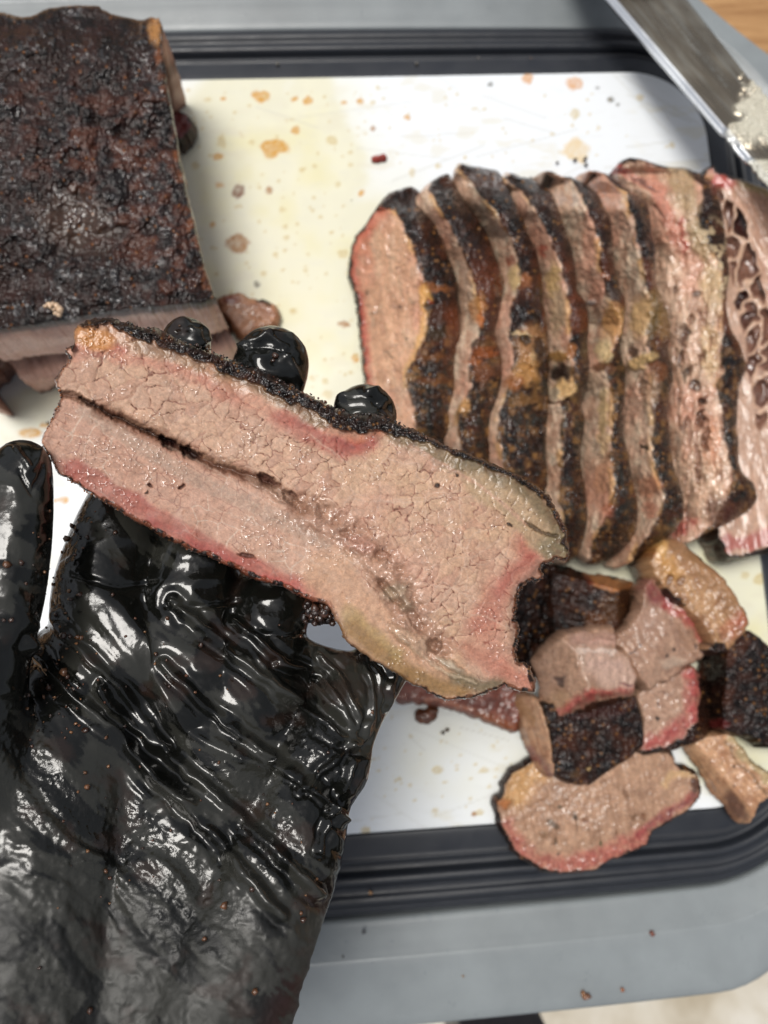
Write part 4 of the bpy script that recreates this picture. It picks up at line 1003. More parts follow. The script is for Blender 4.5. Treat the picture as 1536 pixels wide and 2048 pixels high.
# ================================================================== chunks and scraps
def zmin(*planes):
    def f(x, y):
        z = planes[0](x, y)
        for q in planes[1:]:
            b = q(x, y); k = .0015; h = np.clip(.5 + .5 * (z - b) / k, 0, 1); z = z + (b - z) * h - k * h * (1 - h)
        return np.maximum(z, .001)
    return f
def chunk(label, outline, zf, style, seed, ang=90, base_='lean', rings=(), barks=(), fats_or_lights=(), step=1.9, rnd=5, rndh=.0010, jag=2.0, group=None, name='brisket_chunk', cat='brisket chunk',
          a=(200, 160, 136), b=(166, 124, 102), wallcol=(70, 44, 32), warm=0., edgebark=0, base=0.0, fib=5., amp=1., wet=.4, lines=()):
    def paint(px, py, sd):
        n = fbm(px / 11, py / 11, 0, seed, 4)
        wx = px + 6 * fbm(px / 18, py / 18, 0, seed + 1, 3); wy = py + 6 * fbm(px / 18, py / 18, 3, seed + 2, 3)
        c, fn = lean_rgb(px, py, ang, seed + 3, a, b, fib, 45)
        dz = .00020 * fn * amp + .0004 * n + .0003 * fbm(px / 20, py / 20, 0, seed + 31, 3)
        for poly, wd, rgb, al in fats_or_lights:
            m_ = stroke(wx, wy, poly, wd, wd * .5 + 1); c = mix(c, lin(rgb), m_ * al)
        for poly, wd, rgb, al in rings:
            m_ = stroke(wx, wy, poly, wd, wd * .7 + 1); c = mix(c, lin(rgb) * .85, m_ * al * (.72 + .28 * n))
            f = fbm(px / 4, py / 12, 0, seed + 9, 3); c = mix(c, lin((136, 52, 52)), m_ * al * ss(.0, .7, f) * .6)
        bk = np.zeros_like(px)
        for poly in barks: bk = np.maximum(bk, ss(-2, 2, sdf(wx, wy, poly)))
        if edgebark: bk = np.maximum(bk, ss(edgebark + 2, edgebark - 1, sd + n * 3))
        if base_ == 'bark': bk = 1 - bk
        c = mix(c, bark_rgb(px, py, seed + 5, warm, .02), bk); dz += bk * bark_dz(px, py, seed + 5, 1.1)
        for (cx, cy, rx, ry, an, rgb, al, dd) in lines:
            m_ = blob(wx, wy, cx, cy, rx, ry, an, .4); c = mix(c, lin(rgb), m_ * al); dz += m_ * dd
        par = np.stack([.38 - .08 * bk + .05 * n, bk, np.clip(wet * .5 * (1 - bk) + .12 * bk, 0, 1)], 1)
        return c, par, dz
    o = slab(name, outline, zf, paint, step=step, rnd=rnd, rndh=rndh, smoothline=-4, drops=.6, K=1.08, jag=jag, seed=seed + 20, wallcol=wallcol, base=base, nring=6)
    tag(o, label, cat, group)
    return o
PINK = (196, 86, 84)
# I: lowest slice
chunk('curved tan slice with a pink rim, lowest piece, lying over the board edge', [(992, 1604), (1003, 1595), (1009, 1570), (1024, 1546), (1062, 1524), (1110, 1500), (1200, 1490), (1290, 1500), (1340, 1503), (1350, 1518), (1352, 1530), (1362, 1538), (1380, 1542), (1396, 1552),
       (1402, 1588), (1393, 1603), (1378, 1617), (1342, 1642), (1306, 1661), (1293, 1690), (1262, 1704), (1215, 1722), (1194, 1738), (1125, 1747), (1085, 1740), (1052, 1718), (1027, 1700), (1010, 1668), (999, 1639)],
      lambda x, y: .0105 + .002 * np.sin(x / 60.) - .003 * ss(1640, 1740, y), None, 500, 80, rings=[([(1012, 1655), (1030, 1690), (1070, 1722), (1130, 1732), (1190, 1718), (1240, 1696), (1280, 1678)], 17, (204, 106, 98), .85),
      ([(1280, 1672), (1310, 1645), (1350, 1620), (1388, 1590)], 8, (172, 72, 78), .85), ([(1300, 1650), (1350, 1622), (1390, 1590)], 3, (110, 60, 66), .6)],
      fats_or_lights=[([(1030, 1590), (1050, 1550), (1090, 1530)], 26, (206, 160, 104), .8), ([(1330, 1570), (1345, 1545), (1390, 1550)], 7, (220, 184, 138), .7)], a=(196, 158, 132), b=(160, 124, 100), edgebark=2.0, name='brisket_slice', cat='brisket slice', fib=4, wet=.2,
      lines=[(1147, 1630, 6, 6, 0, (60, 52, 40), .9, 0), (1104, 1650, 10, 6, 10, (76, 62, 44), .8, 0), (1173, 1638, 6, 5, 0, (120, 74, 48), .8, 0), (1268, 1634, 3, 9, 0, (110, 76, 50), .8, -.0003), (1286, 1634, 6, 7, 0, (120, 74, 44), .8, 0), (1118, 1617, 5, 4, 0, (70, 66, 48), .8, 0), (1085, 1670, 8, 8, 0, (120, 90, 62), .6, 0),
             (1252, 1590, 2.5, 16, -8, (130, 96, 74), .8, -.0005), (1110, 1680, 2.5, 12, 25, (96, 72, 52), .8, -.0004), (1150, 1650, 2, 22, -5, (110, 84, 62), .6, -.0003), (1073, 1605, 22, 3, -20, (140, 100, 66), .8, -.0006), (1205, 1688, 3, 4, 0, (60, 76, 40), .8, 0), (1117, 1708, 4, 3, 0, (60, 46, 40), .8, 0), (1234, 1665, 3, 10, 5, (120, 84, 56), .7, -.0003),
             (1010, 1608, 9, 9, 0, (176, 104, 48), .8, .001), (1392, 1570, 8, 14, 0, (82, 50, 38), .9, .001)])
# H: stick at the right edge
chunk('long tan stick of brisket with a pale fat stripe, reaching over the tray edge', [(1372, 1494), (1392, 1482), (1418, 1470), (1461, 1466), (1487, 1498), (1505, 1525), (1540, 1548), (1565, 1570), (1560, 1590), (1536, 1596), (1520, 1606), (1512, 1617), (1508, 1632), (1501, 1646), (1479, 1642), (1462, 1618), (1440, 1592), (1428, 1580), (1410, 1545), (1394, 1520)],
      zmin(plane_z((1380, 1500, .012), (1470, 1470, .016), (1500, 1620, .016)), plane_z((1372, 1500, .006), (1400, 1490, .014), (1490, 1640, .010))), None, 520, 52, rings=[], fats_or_lights=[([(1470, 1480), (1500, 1520), (1550, 1565)], 13, (186, 164, 124), .95), ([(1450, 1480), (1480, 1530), (1535, 1590)], 2.5, (120, 92, 62), .8)],
      a=(214, 170, 134), b=(168, 120, 88), fib=4, lines=[(1470, 1610, 14, 34, -35, (116, 82, 68), .9, -.0005), (1470, 1535, 3, 3, 0, (60, 44, 36), .9, 0), (1468, 1573, 3, 3, 0, (60, 44, 36), .9, 0)], wet=.35)
# J: reddish slice under the held one
chunk('thin reddish brown slice lying on the board beneath the tip of the held slice', [(788, 1388), (800, 1402), (850, 1404), (900, 1414), (950, 1430), (1000, 1452), (1032, 1463), (1040, 1440), (1046, 1380), (1040, 1320), (900, 1300), (800, 1330)],
      lambda x, y: .010 + 0 * x, None, 540, 10, a=(150, 84, 66), b=(104, 58, 46), fats_or_lights=[([(960, 1440), (1020, 1455)], 14, (150, 84, 38), .7), ([(850, 1398), (950, 1418)], 4, (190, 130, 104), .7)], name='brisket_slice', cat='brisket slice', wet=.5)
# A2: dark piece beside the held slice
chunk('dark maroon crust chunk in the shade beside the tip of the held slice', [(1060, 1118), (1085, 1122), (1112, 1134), (1120, 1180), (1118, 1240), (1112, 1275), (1085, 1318), (1072, 1350), (1040, 1360), (1000, 1340), (990, 1200), (1020, 1140)],
      plane_z((1020, 1200, .026), (1110, 1140, .020), (1070, 1320, .014)), None, 560, base_='bark', warm=.05, barks=[], wallcol=(40, 22, 18))
# A: bark cube with tan ridge
chunk('black crusted cube with a tan upper ridge, just below the sliced row', [(1104, 1132), (1140, 1138), (1172, 1150), (1205, 1152), (1240, 1160), (1268, 1168), (1273, 1178), (1266, 1215), (1262, 1256), (1240, 1260), (1190, 1262), (1150, 1266), (1110, 1268), (1100, 1200)],
      zmin(plane_z((1110, 1140, .024), (1240, 1185, .026), (1230, 1250, .024)), plane_z((1160, 1153, .020), (1240, 1180, .026), (1215, 1155, .012)), plane_z((1238, 1180, .026), (1234, 1250, .024), (1268, 1215, .008))), None, 580, 20, base_='bark',
      barks=[[(1168, 1150), (1210, 1152), (1275, 1168), (1275, 1180), (1236, 1184), (1210, 1180), (1180, 1166)]], a=(196, 134, 84), b=(134, 78, 46), warm=.12, lines=[(1222, 1215, 22, 30, 0, (92, 62, 38), .6, 0), (1250, 1200, 14, 34, 0, (74, 44, 26), .6, 0), (1190, 1238, 20, 14, 0, (128, 84, 54), .5, 0), (1180, 1162, 12, 5, 30, (110, 44, 34), .8, 0)])
# G: large wet crust chunk at the right edge
chunk('large wet black crusted chunk at the right edge of the pile', [(1410, 1318), (1430, 1298), (1459, 1276), (1499, 1262), (1520, 1275), (1545, 1300), (1600, 1340), (1600, 1500), (1536, 1494), (1502, 1473), (1470, 1470), (1447, 1458), (1425, 1430), (1400, 1380)],
      zmin(plane_z((1450, 1330, .026), (1530, 1330, .026), (1500, 1460, .022)), plane_z((1452, 1330, .026), (1450, 1440, .024), (1412, 1370, .008))), None, 600, base_='bark', barks=[], warm=-.05, lines=[(1445, 1448, 16, 12, 0, (104, 34, 34), .7, 0), (1430, 1370, 22, 46, 10, (30, 18, 15), .7, -.001)], wet=.6)
# D: small ring slice with crust behind
chunk('small slice end with a curved pink ring and wet crust on its right side', [(1272, 1392), (1294, 1372), (1340, 1350), (1367, 1338), (1387, 1334), (1402, 1352), (1420, 1380), (1440, 1410), (1449, 1440), (1440, 1465), (1400, 1482), (1352, 1498), (1300, 1508), (1274, 1506), (1284, 1490), (1288, 1440)],
      zmin(plane_z((1290, 1400, .020), (1380, 1350, .022), (1330, 1480, .018)), plane_z((1392, 1350, .022), (1390, 1450, .020), (1440, 1430, .004))), None, 620, 60, rings=[([(1382, 1345), (1390, 1385), (1385, 1430), (1362, 1452), (1320, 1480), (1300, 1486)], 15, (198, 82, 82), .95)],
      barks=[[(1390, 1325), (1398, 1380), (1394, 1440), (1370, 1468), (1330, 1492), (1270, 1500), (1270, 1520), (1360, 1520), (1470, 1480), (1470, 1400), (1420, 1340)]], a=(196, 160, 138), b=(164, 128, 108), lines=[(1314, 1440, 5, 5, 0, (50, 44, 40), .95, 0), (1316, 1406, 2, 8, 0, (96, 72, 60), .8, -.0003), (1335, 1387, 10, 2, 20, (110, 80, 66), .7, -.0003)], wet=.55)
# C: centre crust chunk with tan flank
chunk('flat chunk of black crust in the middle of the pile, under the pink chunk', [(1086, 1408), (1140, 1400), (1230, 1388), (1272, 1392), (1287, 1448), (1286, 1490), (1258, 1518), (1212, 1545), (1180, 1570), (1140, 1566), (1108, 1550), (1104, 1490), (1095, 1440)],
      plane_z((1100, 1420, .024), (1280, 1410, .022), (1180, 1560, .018)), None, 640, base_='bark', barks=[], warm=-.12, lines=[(1178, 1536, 4, 4, 0, (190, 160, 110), .8, 0), (1150, 1548, 12, 8, 0, (90, 66, 40), .6, 0), (1200, 1425, 60, 10, -10, (70, 34, 28), .6, 0)])
chunk('narrow tan strip of lean leaning on the left of the black crust chunk', [(1026, 1400), (1050, 1390), (1075, 1400), (1088, 1425), (1100, 1475), (1110, 1530), (1108, 1556), (1092, 1550), (1078, 1535), (1066, 1508), (1052, 1470), (1036, 1430)],
      zmin(plane_z((1030, 1410, .010), (1085, 1410, .024), (1100, 1540, .018)), plane_z((1088, 1410, .025), (1110, 1540, .019), (1070, 1540, .016))), None, 660, 72, a=(206, 164, 132), b=(150, 104, 78), fats_or_lights=[([(1040, 1410), (1060, 1440)], 12, (140, 96, 52), .6)], rings=[([(1080, 1520), (1100, 1545)], 10, (104, 76, 84), .8), ([(1066, 1500), (1072, 1515)], 5, (170, 80, 80), .6)], name='brisket_scrap', cat='brisket scrap')
# E: thin flap
chunk('thin tan flap of meat with a dark red upper edge, amid the pile', [(1287, 1188), (1290, 1168), (1304, 1158), (1318, 1160), (1345, 1200), (1380, 1225), (1408, 1255), (1424, 1290), (1412, 1306), (1390, 1324), (1367, 1332), (1364, 1345), (1334, 1365), (1322, 1362), (1299, 1380), (1284, 1360), (1262, 1320), (1234, 1288), (1236, 1270), (1262, 1252), (1282, 1222)],
      lambda x, y: .029 + (1300 - x) * .00003 + .0015 * np.sin(x / 25. + y / 30.), None, 680, 60, rings=[([(1298, 1172), (1312, 1195), (1335, 1205)], 14, (136, 44, 56), .9), ([(1330, 1212), (1370, 1232), (1395, 1258), (1416, 1288)], 9, (196, 74, 74), .85)],
      a=(190, 154, 132), b=(158, 122, 102), jag=3, wallcol=(176, 134, 108), lines=[(1281, 1294, 3, 4, 0, (44, 34, 32), .95, 0), (1267, 1303, 12, 1.8, -25, (70, 48, 40), .8, -.0003), (1349, 1297, 4, 4, 0, (54, 40, 36), .9, 0), (1389, 1291, 5, 4, 0, (70, 46, 38), .9, 0), (1330, 1310, 2, 4, 10, (60, 44, 40), .9, 0), (1300, 1240, 26, 34, 20, (172, 138, 122), .5, 0), (1345, 1325, 22, 12, 0, (206, 186, 168), .5, .0004)], wet=.5, base=.012)
# F: orange tan chunk top right
chunk('golden tan chunk with a crusted right edge, uppermost piece of the pile', [(1299, 1124), (1312, 1098), (1326, 1079), (1344, 1077), (1372, 1090), (1402, 1117), (1430, 1140), (1452, 1163), (1466, 1185), (1478, 1206), (1492, 1226), (1498, 1244), (1492, 1262), (1470, 1282), (1456, 1304), (1430, 1308), (1414, 1298), (1428, 1284), (1402, 1244), (1367, 1212), (1340, 1188), (1324, 1168), (1308, 1150)],
      zmin(plane_z((1330, 1090, .034), (1460, 1200, .036), (1410, 1230, .034)), plane_z((1340, 1078, .028), (1402, 1117, .030), (1330, 1090, .034))), None, 700, 62, barks=[[(1318, 1164), (1336, 1174), (1352, 1188), (1372, 1206), (1366, 1218), (1340, 1196)], [(1412, 1300), (1430, 1282), (1452, 1286), (1462, 1305), (1430, 1315)], [(1395, 1108), (1420, 1128), (1455, 1160), (1484, 1206), (1500, 1240), (1510, 1230), (1490, 1190), (1460, 1150), (1420, 1112)]],
      rings=[([(1480, 1238), (1462, 1262)], 14, (196, 100, 72), .7)], fats_or_lights=[([(1345, 1085), (1400, 1130), (1450, 1175), (1485, 1230)], 22, (168, 126, 88), .9), ([(1330, 1120), (1345, 1150)], 16, (206, 154, 88), .8)], a=(196, 154, 114), b=(146, 102, 70), fib=4, lines=[(1342, 1158, 9, 11, 0, (104, 64, 34), .85, -.001), (1362, 1160, 7, 9, 0, (112, 70, 38), .8, -.001), (1325, 1096, 14, 16, 0, (226, 178, 108), .7, 0), (1310, 1105, 8, 16, 20, (150, 90, 40), .7, 0)], wet=.5, wallcol=(110, 66, 38), base=.008)
# B: pink and tan chunk on top
chunk('pale pinkish cube with torn fibres and a red lower rim, on top of the pile', [(1070, 1325), (1090, 1302), (1115, 1281), (1130, 1270), (1147, 1263), (1185, 1256), (1227, 1254), (1231, 1275), (1233, 1299), (1257, 1312), (1264, 1330), (1273, 1352), (1270, 1384), (1258, 1400), (1225, 1412), (1190, 1432), (1150, 1444), (1124, 1446), (1109, 1436), (1092, 1416), (1084, 1395), (1086, 1365)],
      zmin(plane_z((1150, 1300, .044), (1177, 1380, .040), (1080, 1350, .026)), plane_z((1150, 1300, .044), (1177, 1380, .040), (1270, 1350, .030)), plane_z((1150, 1300, .044), (1232, 1300, .037), (1190, 1256, .032)), plane_z((1110, 1432, .026), (1177, 1386, .040), (1268, 1378, .032))),
      None, 720, 88, rings=[([(1112, 1432), (1140, 1412), (1180, 1392)], 11, (200, 88, 86), .95), ([(1180, 1390), (1225, 1384), (1268, 1380)], 7, (196, 90, 80), .9)],
      barks=[[(1128, 1452), (1150, 1424), (1185, 1402), (1225, 1394), (1272, 1390), (1280, 1420), (1200, 1450)]], a=(196, 158, 134), b=(160, 122, 98), fib=5, amp=1.6, fats_or_lights=[([(1195, 1325), (1225, 1345), (1250, 1352)], 32, (222, 188, 172), .8), ([(1152, 1280), (1228, 1276)], 13, (200, 160, 146), .8), ([(1152, 1301), (1230, 1303)], 3, (240, 218, 206), .8), ([(1152, 1300), (1168, 1345), (1180, 1378)], 3, (226, 196, 176), .7)], warm=.15, lines=[(1118, 1358, 16, 6, 10, (66, 44, 44), .8, -.0006), (1125, 1368, 8, 8, 0, (60, 40, 36), .8, 0), (1205, 1280, 30, 5, 0, (216, 172, 156), .6, .0006), (1215, 1330, 34, 12, 0, (206, 172, 160), .5, 0), (1252, 1368, 14, 3, 0, (120, 60, 70), .7, -.0005),  # pale strokes paint lit facets and ridge highlights into the colour
             (1120, 1400, 20, 18, 0, (176, 140, 104), .5, 0), (1165, 1290, 8, 3, 0, (214, 190, 176), .7, .0006), (1168, 1318, 3, 16, -10, (214, 190, 170), .5, .0006)], wet=.55, base=.018, wallcol=(120, 88, 70))
# scraps by the block
chunk('brown scrap of meat beside the lower right corner of the uncut block', [(436, 600), (448, 590), (478, 588), (500, 600), (525, 600), (548, 612), (556, 632), (545, 648), (515, 655), (492, 675), (476, 668), (462, 640), (444, 625)],
      lambda x, y: .007 + 0 * x, None, 740, 30, amp=.5, a=(204, 150, 114), b=(150, 98, 72), rings=[([(445, 600), (470, 596)], 8, (134, 50, 46), .8)], name='brisket_scrap', cat='brisket scrap', barks=[[(510, 596), (535, 598), (540, 612), (520, 606)]])
chunk('small dark red scrap showing from behind the right side of the uncut block', [(345, 230), (352, 221), (366, 224), (378, 234), (385, 246), (380, 262), (368, 276), (356, 280), (345, 270)], lambda x, y: .012 + 0 * x, None, 760, 60, a=(132, 62, 58), b=(88, 40, 38), name='brisket_scrap', cat='brisket scrap', edgebark=1.5)
chunk('tiny dark brown shred between the block and the fingertips', [(405, 640), (425, 632), (440, 645), (455, 655), (450, 672), (430, 678), (415, 668)], lambda x, y: .008 + 0 * x, None, 780, 30, a=(120, 72, 56), b=(80, 44, 38), name='brisket_scrap', cat='brisket scrap')
chunk('tiny brown shred on the white board below the held slice', [(830, 1430), (845, 1424), (862, 1418), (876, 1420), (870, 1432), (855, 1445), (838, 1440)], lambda x, y: .004 + 0 * x, None, 790, 30, a=(140, 84, 56), b=(96, 56, 40), name='brisket_scrap', cat='brisket scrap')
chunk('tiny red crumb alone on the clean upper part of the board', [(742, 318), (755, 311), (766, 309), (768, 315), (755, 320)], lambda x, y: .003 + 0 * x, None, 795, 30, a=(176, 70, 60), b=(140, 56, 46), name='brisket_crumb', cat='crumb', step=1.5, rnd=3, rndh=.001)

# ================================================================== the gloved hand
def capsule_chain(pts, nseg=20, sub=7, flat=1.):
    """(px,py,z,r_px) -> tube with round ends, world verts/faces"""
    P = catmull(np.array(pts, float), sub, False)
    C3 = W(P[:, 0], P[:, 1], P[:, 2]); dep = -((C3 - [0, 0, CAM_H]) @ R)[:, 2]; rr = P[:, 3] * dep / FPX
    T = np.gradient(C3, axis=0); T /= np.linalg.norm(T, axis=1)[:, None]
    up = np.array([0, 0, 1.]); Vs = []; F = []
    rows = []
    for e in range(4, 0, -1):     # start cap
        a = e / 4 * math.pi / 2; rows.append((C3[0] - T[0] * rr[0] * math.sin(a), T[0], rr[0] * max(math.cos(a), .02)))
    for i in range(len(C3)): rows.append((C3[i], T[i], rr[i]))
    for e in range(1, 5):
        a = e / 4 * math.pi / 2; rows.append((C3[-1] + T[-1] * rr[-1] * math.sin(a), T[-1], rr[-1] * max(math.cos(a), .02)))
    for c, t, r in rows:
        s = np.cross(t, up); s /= np.linalg.norm(s); q = np.cross(s, t)
        for j in range(nseg):
            a = 2 * math.pi * j / nseg; Vs.append(c + s * r * math.cos(a) + q * r * math.sin(a) * flat)
    n = len(rows)
    for k in range(n - 1):
        for j in range(nseg):
            F.append((k * nseg + j, k * nseg + (j + 1) % nseg, (k + 1) * nseg + (j + 1) % nseg, (k + 1) * nseg + j))
    F.append(tuple(range(nseg - 1, -1, -1))); F.append(tuple((n - 1) * nseg + j for j in range(nseg)))
    return Vs, F

def glove():
    chains = [
        ([(373, 684, .1340, 51), (362, 732, .1310, 57), (335, 810, .1240, 62), (282, 950, .1220, 74), (228, 1080, .1260, 86), (205, 1200, .1290, 100), (230, 1330, .1300, 120)], .9),       # index
        ([(544, 728, .1360, 77), (524, 790, .1330, 77), (494, 862, .1260, 73), (440, 990, .1220, 74), (400, 1110, .1260, 82), (370, 1230, .1270, 98), (380, 1380, .1270, 120)], .86),        # middle
        ([(730, 832, .1330, 66), (712, 888, .1300, 66), (680, 940, .1230, 62), (622, 1060, .1210, 68), (566, 1180, .1240, 72), (520, 1280, .1250, 90), (490, 1420, .1260, 110)], .86),          # ring
        ([(880, 1060, .1200, 48), (830, 1190, .1180, 54), (786, 1290, .1180, 58), (740, 1362, .1200, 64), (672, 1450, .1240, 84), (640, 1530, .1280, 100)], 1),                    # little
        ([(655, 1500, .1240, 70), (612, 1600, .1320, 94), (566, 1720, .1380, 118), (500, 1860, .1440, 136), (420, 2060, .1480, 160), (350, 2260, .1500, 180)], .8),                    # heel of the hand
        ([(575, 1310, .1235, 48), (640, 1336, .1215, 46), (700, 1352, .1200, 50), (750, 1365, .1195, 52)], .8),
        ([(440, 1180, .1200, 50), (500, 1200, .1200, 50)], .8), ([(300, 1170, .1200, 56), (345, 1190, .1200, 56)], .8), ([(90, 1330, .1290, 60), (160, 1290, .1260, 70), (220, 1290, .1250, 80)], .8),
        ([(500, 1400, .1240, 120), (420, 1560, .1280, 160), (330, 1800, .1360, 190), (260, 2060, .1400, 220), (200, 2300, .1420, 230)], .7),
        ([(360, 1340, .1220, 130), (270, 1540, .1260, 170), (180, 1800, .1360, 190), (120, 2080, .1420, 210)], .7),
        ([(220, 1260, .1250, 110), (150, 1440, .1300, 150), (60, 1700, .1420, 200), (20, 2000, .1460, 240)], .8),
        ([(44, 934, .1580, 58), (38, 985, .1600, 66), (28, 1080, .1610, 72), (10, 1190, .1600, 76), (-32, 1330, .1580, 88), (-60, 1470, .1520, 120), (-50, 1640, .1450, 170), (-30, 1880, .1410, 200), (-20, 2150, .1390, 230), (-20, 2400, .1390, 240)], .95),  # thumb
    ]
    V, F = [], []
    for ch, fl in chains:
        v, f = capsule_chain(ch, flat=fl); o_ = len(V); V += v; F += [tuple(i + o_ for i in q) for q in f]
    tmp = mesh_obj('glove_tmp', np.array(V), F, [], None)
    m = tmp.modifiers.new('r', 'REMESH'); m.mode = 'VOXEL'; m.voxel_size = .0011
    s = tmp.modifiers.new('s', 'SMOOTH'); s.factor = .5; s.iterations = 16
    dg = bpy.context.evaluated_depsgraph_get(); ev = tmp.evaluated_get(dg); me = bpy.data.meshes.new_from_object(ev)
    bpy.data.objects.remove(tmp)
    def arr(me):
        n = len(me.vertices); P = np.empty(n * 3, np.float32); me.vertices.foreach_get('co', P)
        F = np.empty(len(me.loops), np.int32); me.loops.foreach_get('vertex_index', F)
        N = np.empty(n * 3, np.float32); me.vertices.foreach_get('normal', N)
        return P.reshape(-1, 3).astype(float), F, N.reshape(-1, 3).astype(float)
    P, L, N = arr(me)
    Fq = L.reshape(-1, 4)
    # midpoint subdivision of the quads that face the camera side, all of them for simplicity
    px, py = PX(P)
    vis = (px > -700) & (px < 1100) & (py < 2700)
    keep = vis[Fq].any(1)
    Fq = Fq[keep]; u_, inv = np.unique(Fq, return_inverse=True); Fq = inv.reshape(-1, 4); P = P[u_]; N = N[u_]
    # one linear 1->4 split
    E = np.sort(np.concatenate([Fq[:, [0, 1]], Fq[:, [1, 2]], Fq[:, [2, 3]], Fq[:, [3, 0]]]), 1)
    ek = E[:, 0].astype(np.int64) * len(P) + E[:, 1]; uk, ei = np.unique(ek, return_inverse=True)
    ea, eb = uk // len(P), uk % len(P)
    n0 = len(P); nf = len(Fq); ei = ei.reshape(4, nf) + n0; fc = n0 + len(uk) + np.arange(nf)
    P = np.concatenate([P, (P[ea] + P[eb]) / 2, P[Fq].mean(1)]); N = np.concatenate([N, N[ea] + N[eb], N[Fq].sum(1)])
    N /= np.linalg.norm(N, axis=1)[:, None] + 1e-9
    Fn = np.concatenate([np.stack([Fq[:, k], ei[k], fc, ei[(k - 1) % 4]], 1) for k in range(4)])
    px, py = PX(P)
    # folds: long creases running from the upper left to the lower right, gathered near the outer edge
    th = math.radians(42)
    wx = px + 26 * vn(px / 150, py / 150, 0, 801); wy = py + 26 * vn(px / 150, py / 150, 0, 802)
    u = wx * math.cos(th) + wy * math.sin(th); v = -wx * math.sin(th) + wy * math.cos(th)
    palm = ss(1180, 1300, py + (px - 300) * -.25) * ss(-40, 80, px)
    f_ = vn(u / 360, v / 52, 0, 803); f2_ = vn(u / 240, v / 27, 0, 804); f3_ = vn(u / 130, v / 13, 0, 805)
    soft = ss(1950, 1600, py - px * .25)                     # the lower left is stretched smooth
    rid = lambda q: np.sqrt(q * q + .02)
    amp1 = ss(-.5, .4, vn(u / 260, v / 90, 0, 831)); amp2 = ss(-.2, .5, vn(u / 160, v / 60, 0, 832))
    ph1 = v / 25. + 3.2 * vn(px / 230, py / 230, 0, 833); ph2 = v / 10.5 + 4.0 * vn(px / 170, py / 170, 0, 834)
    fold = lambda q: np.clip(1 - np.sqrt(np.sin(q / 2) ** 2 + .015), 0, 1) ** 1.5
    d = palm * (fold(ph1) * .0030 * amp1 * (.25 + .75 * soft) + fold(ph2) * .0011 * amp2 * (.1 + .9 * soft) + f_ * .0011) + palm * soft * (1 - 2 * rid(f3_)) * .00008
    creases = [([(345, 1205), (430, 1275), (520, 1350), (620, 1430), (700, 1492)], 9, .0022), ([(470, 1240), (540, 1300), (610, 1350), (680, 1430), (706, 1490)], 7, .0018), ([(330, 1330), (420, 1420), (520, 1500), (640, 1580), (688, 1640)], 9, .002),
               ([(200, 1380), (300, 1480), (420, 1580), (540, 1690), (640, 1790)], 10, .0022), ([(560, 1330), (640, 1350), (690, 1420), (712, 1490)], 6, .0016), ([(640, 1310), (690, 1370), (712, 1440), (718, 1500)], 6, .0014), ([(720, 1310), (745, 1370), (735, 1440), (716, 1500)], 5, .0014),
               ([(700, 1495), (650, 1540), (600, 1580)], 6, .0015), ([(705, 1500), (690, 1570), (655, 1640), (640, 1700)], 6, .0018), ([(760, 1310), (790, 1350), (770, 1420)], 5, .0012), ([(90, 1220), (150, 1290), (240, 1380), (330, 1490)], 8, .0018), ([(60, 1290), (130, 1380), (260, 1500), (400, 1640), (500, 1760), (560, 1830)], 10, .002)]
    fx = px + 4 * vn(px / 25, py / 25, 0, 807); fy = py + 4 * vn(px / 25, py / 25, 0, 808)
    zf = P[:, 2] > .11
    for pl, w_, a_ in creases:
        dd = dseg(fx, fy, pl); d += a_ * .75 * np.exp(-(dd / w_) ** 2) - a_ * .5 * np.exp(-((dd - w_ * 2.2) / (w_ * 1.1)) ** 2)
    # joint creases on the fingers
    for pl, w_, a_ in (([(150, 1150), (230, 1175), (310, 1165)], 5, -.0012), ([(330, 1210), (420, 1215), (480, 1200)], 5, -.0012), ([(500, 1262), (570, 1275), (630, 1262)], 5, -.001), ([(480, 690), (530, 668), (580, 690)], 4, .0008), ([(470, 712), (520, 690), (585, 700)], 4, -.0006),
                       ([(690, 795), (740, 800), (770, 830)], 4, -.0006), ([(540, 665), (575, 700), (600, 760)], 5, .0006), ([(350, 660), (400, 655), (418, 690)], 4, -.0006), ([(30, 900), (62, 940), (80, 900)], 5, .0012), ([(40, 940), (66, 985), (84, 930)], 4, -.001)):
        d += a_ * np.exp(-(dseg(fx, fy, pl) / w_) ** 2)
    fing = 1 - palm
    tip = ss(900, 860, py) * ss(300, 320, px)
    d += tip * (fold((py + px * .35) / 5.5 + 2.2 * vn(px / 50, py / 50, 0, 835)) * .0016 * ss(-.1, .5, vn(px / 34, py / 26, 0, 836)) + .0014 * vn(px / 40, py / 30, 0, 837))
    d += fing * ((1 - 2 * rid(vn(px / 60, py / 38, 0, 809))) * .0005 + (1 - 2 * rid(vn(px / 26, py / 30, 0, 811))) * .00008)
    # greasy droplets
    g = np.clip(stroke(px, py, [(30, 1520), (130, 1640), (230, 1720), (330, 1800), (410, 1860)], 60, 45) + stroke(px, py, [(480, 1540), (540, 1640), (560, 1700)], 50, 40) + stroke(px, py, [(620, 1470), (680, 1530)], 40, 30) + stroke(px, py, [(250, 1640), (330, 1730), (450, 1850)], 36, 30)
                + stroke(px, py, [(150, 1000), (120, 1130), (80, 1250)], 34, 24) + stroke(px, py, [(600, 1350), (660, 1400)], 34, 24) * .6 + stroke(px, py, [(490, 690), (475, 720)], 20, 12) + .18, 0, 1)
    q1, _, qc = vor(px / 11., py / 11., 812); p1, _, pc = vor(px / 6., py / 6., 815)
    d += g * ((1 - ss(0, .5, q1)) * (qc > .6) * .0004 + (1 - ss(0, .5, p1)) * (pc > .65) * .00018) + .00005 * fbm(px / 9, py / 9, 0, 818, 3) * (.4 + g)
    vd = np.array([0, 0, CAM_H]) - P; vd /= np.linalg.norm(vd, axis=1)[:, None]
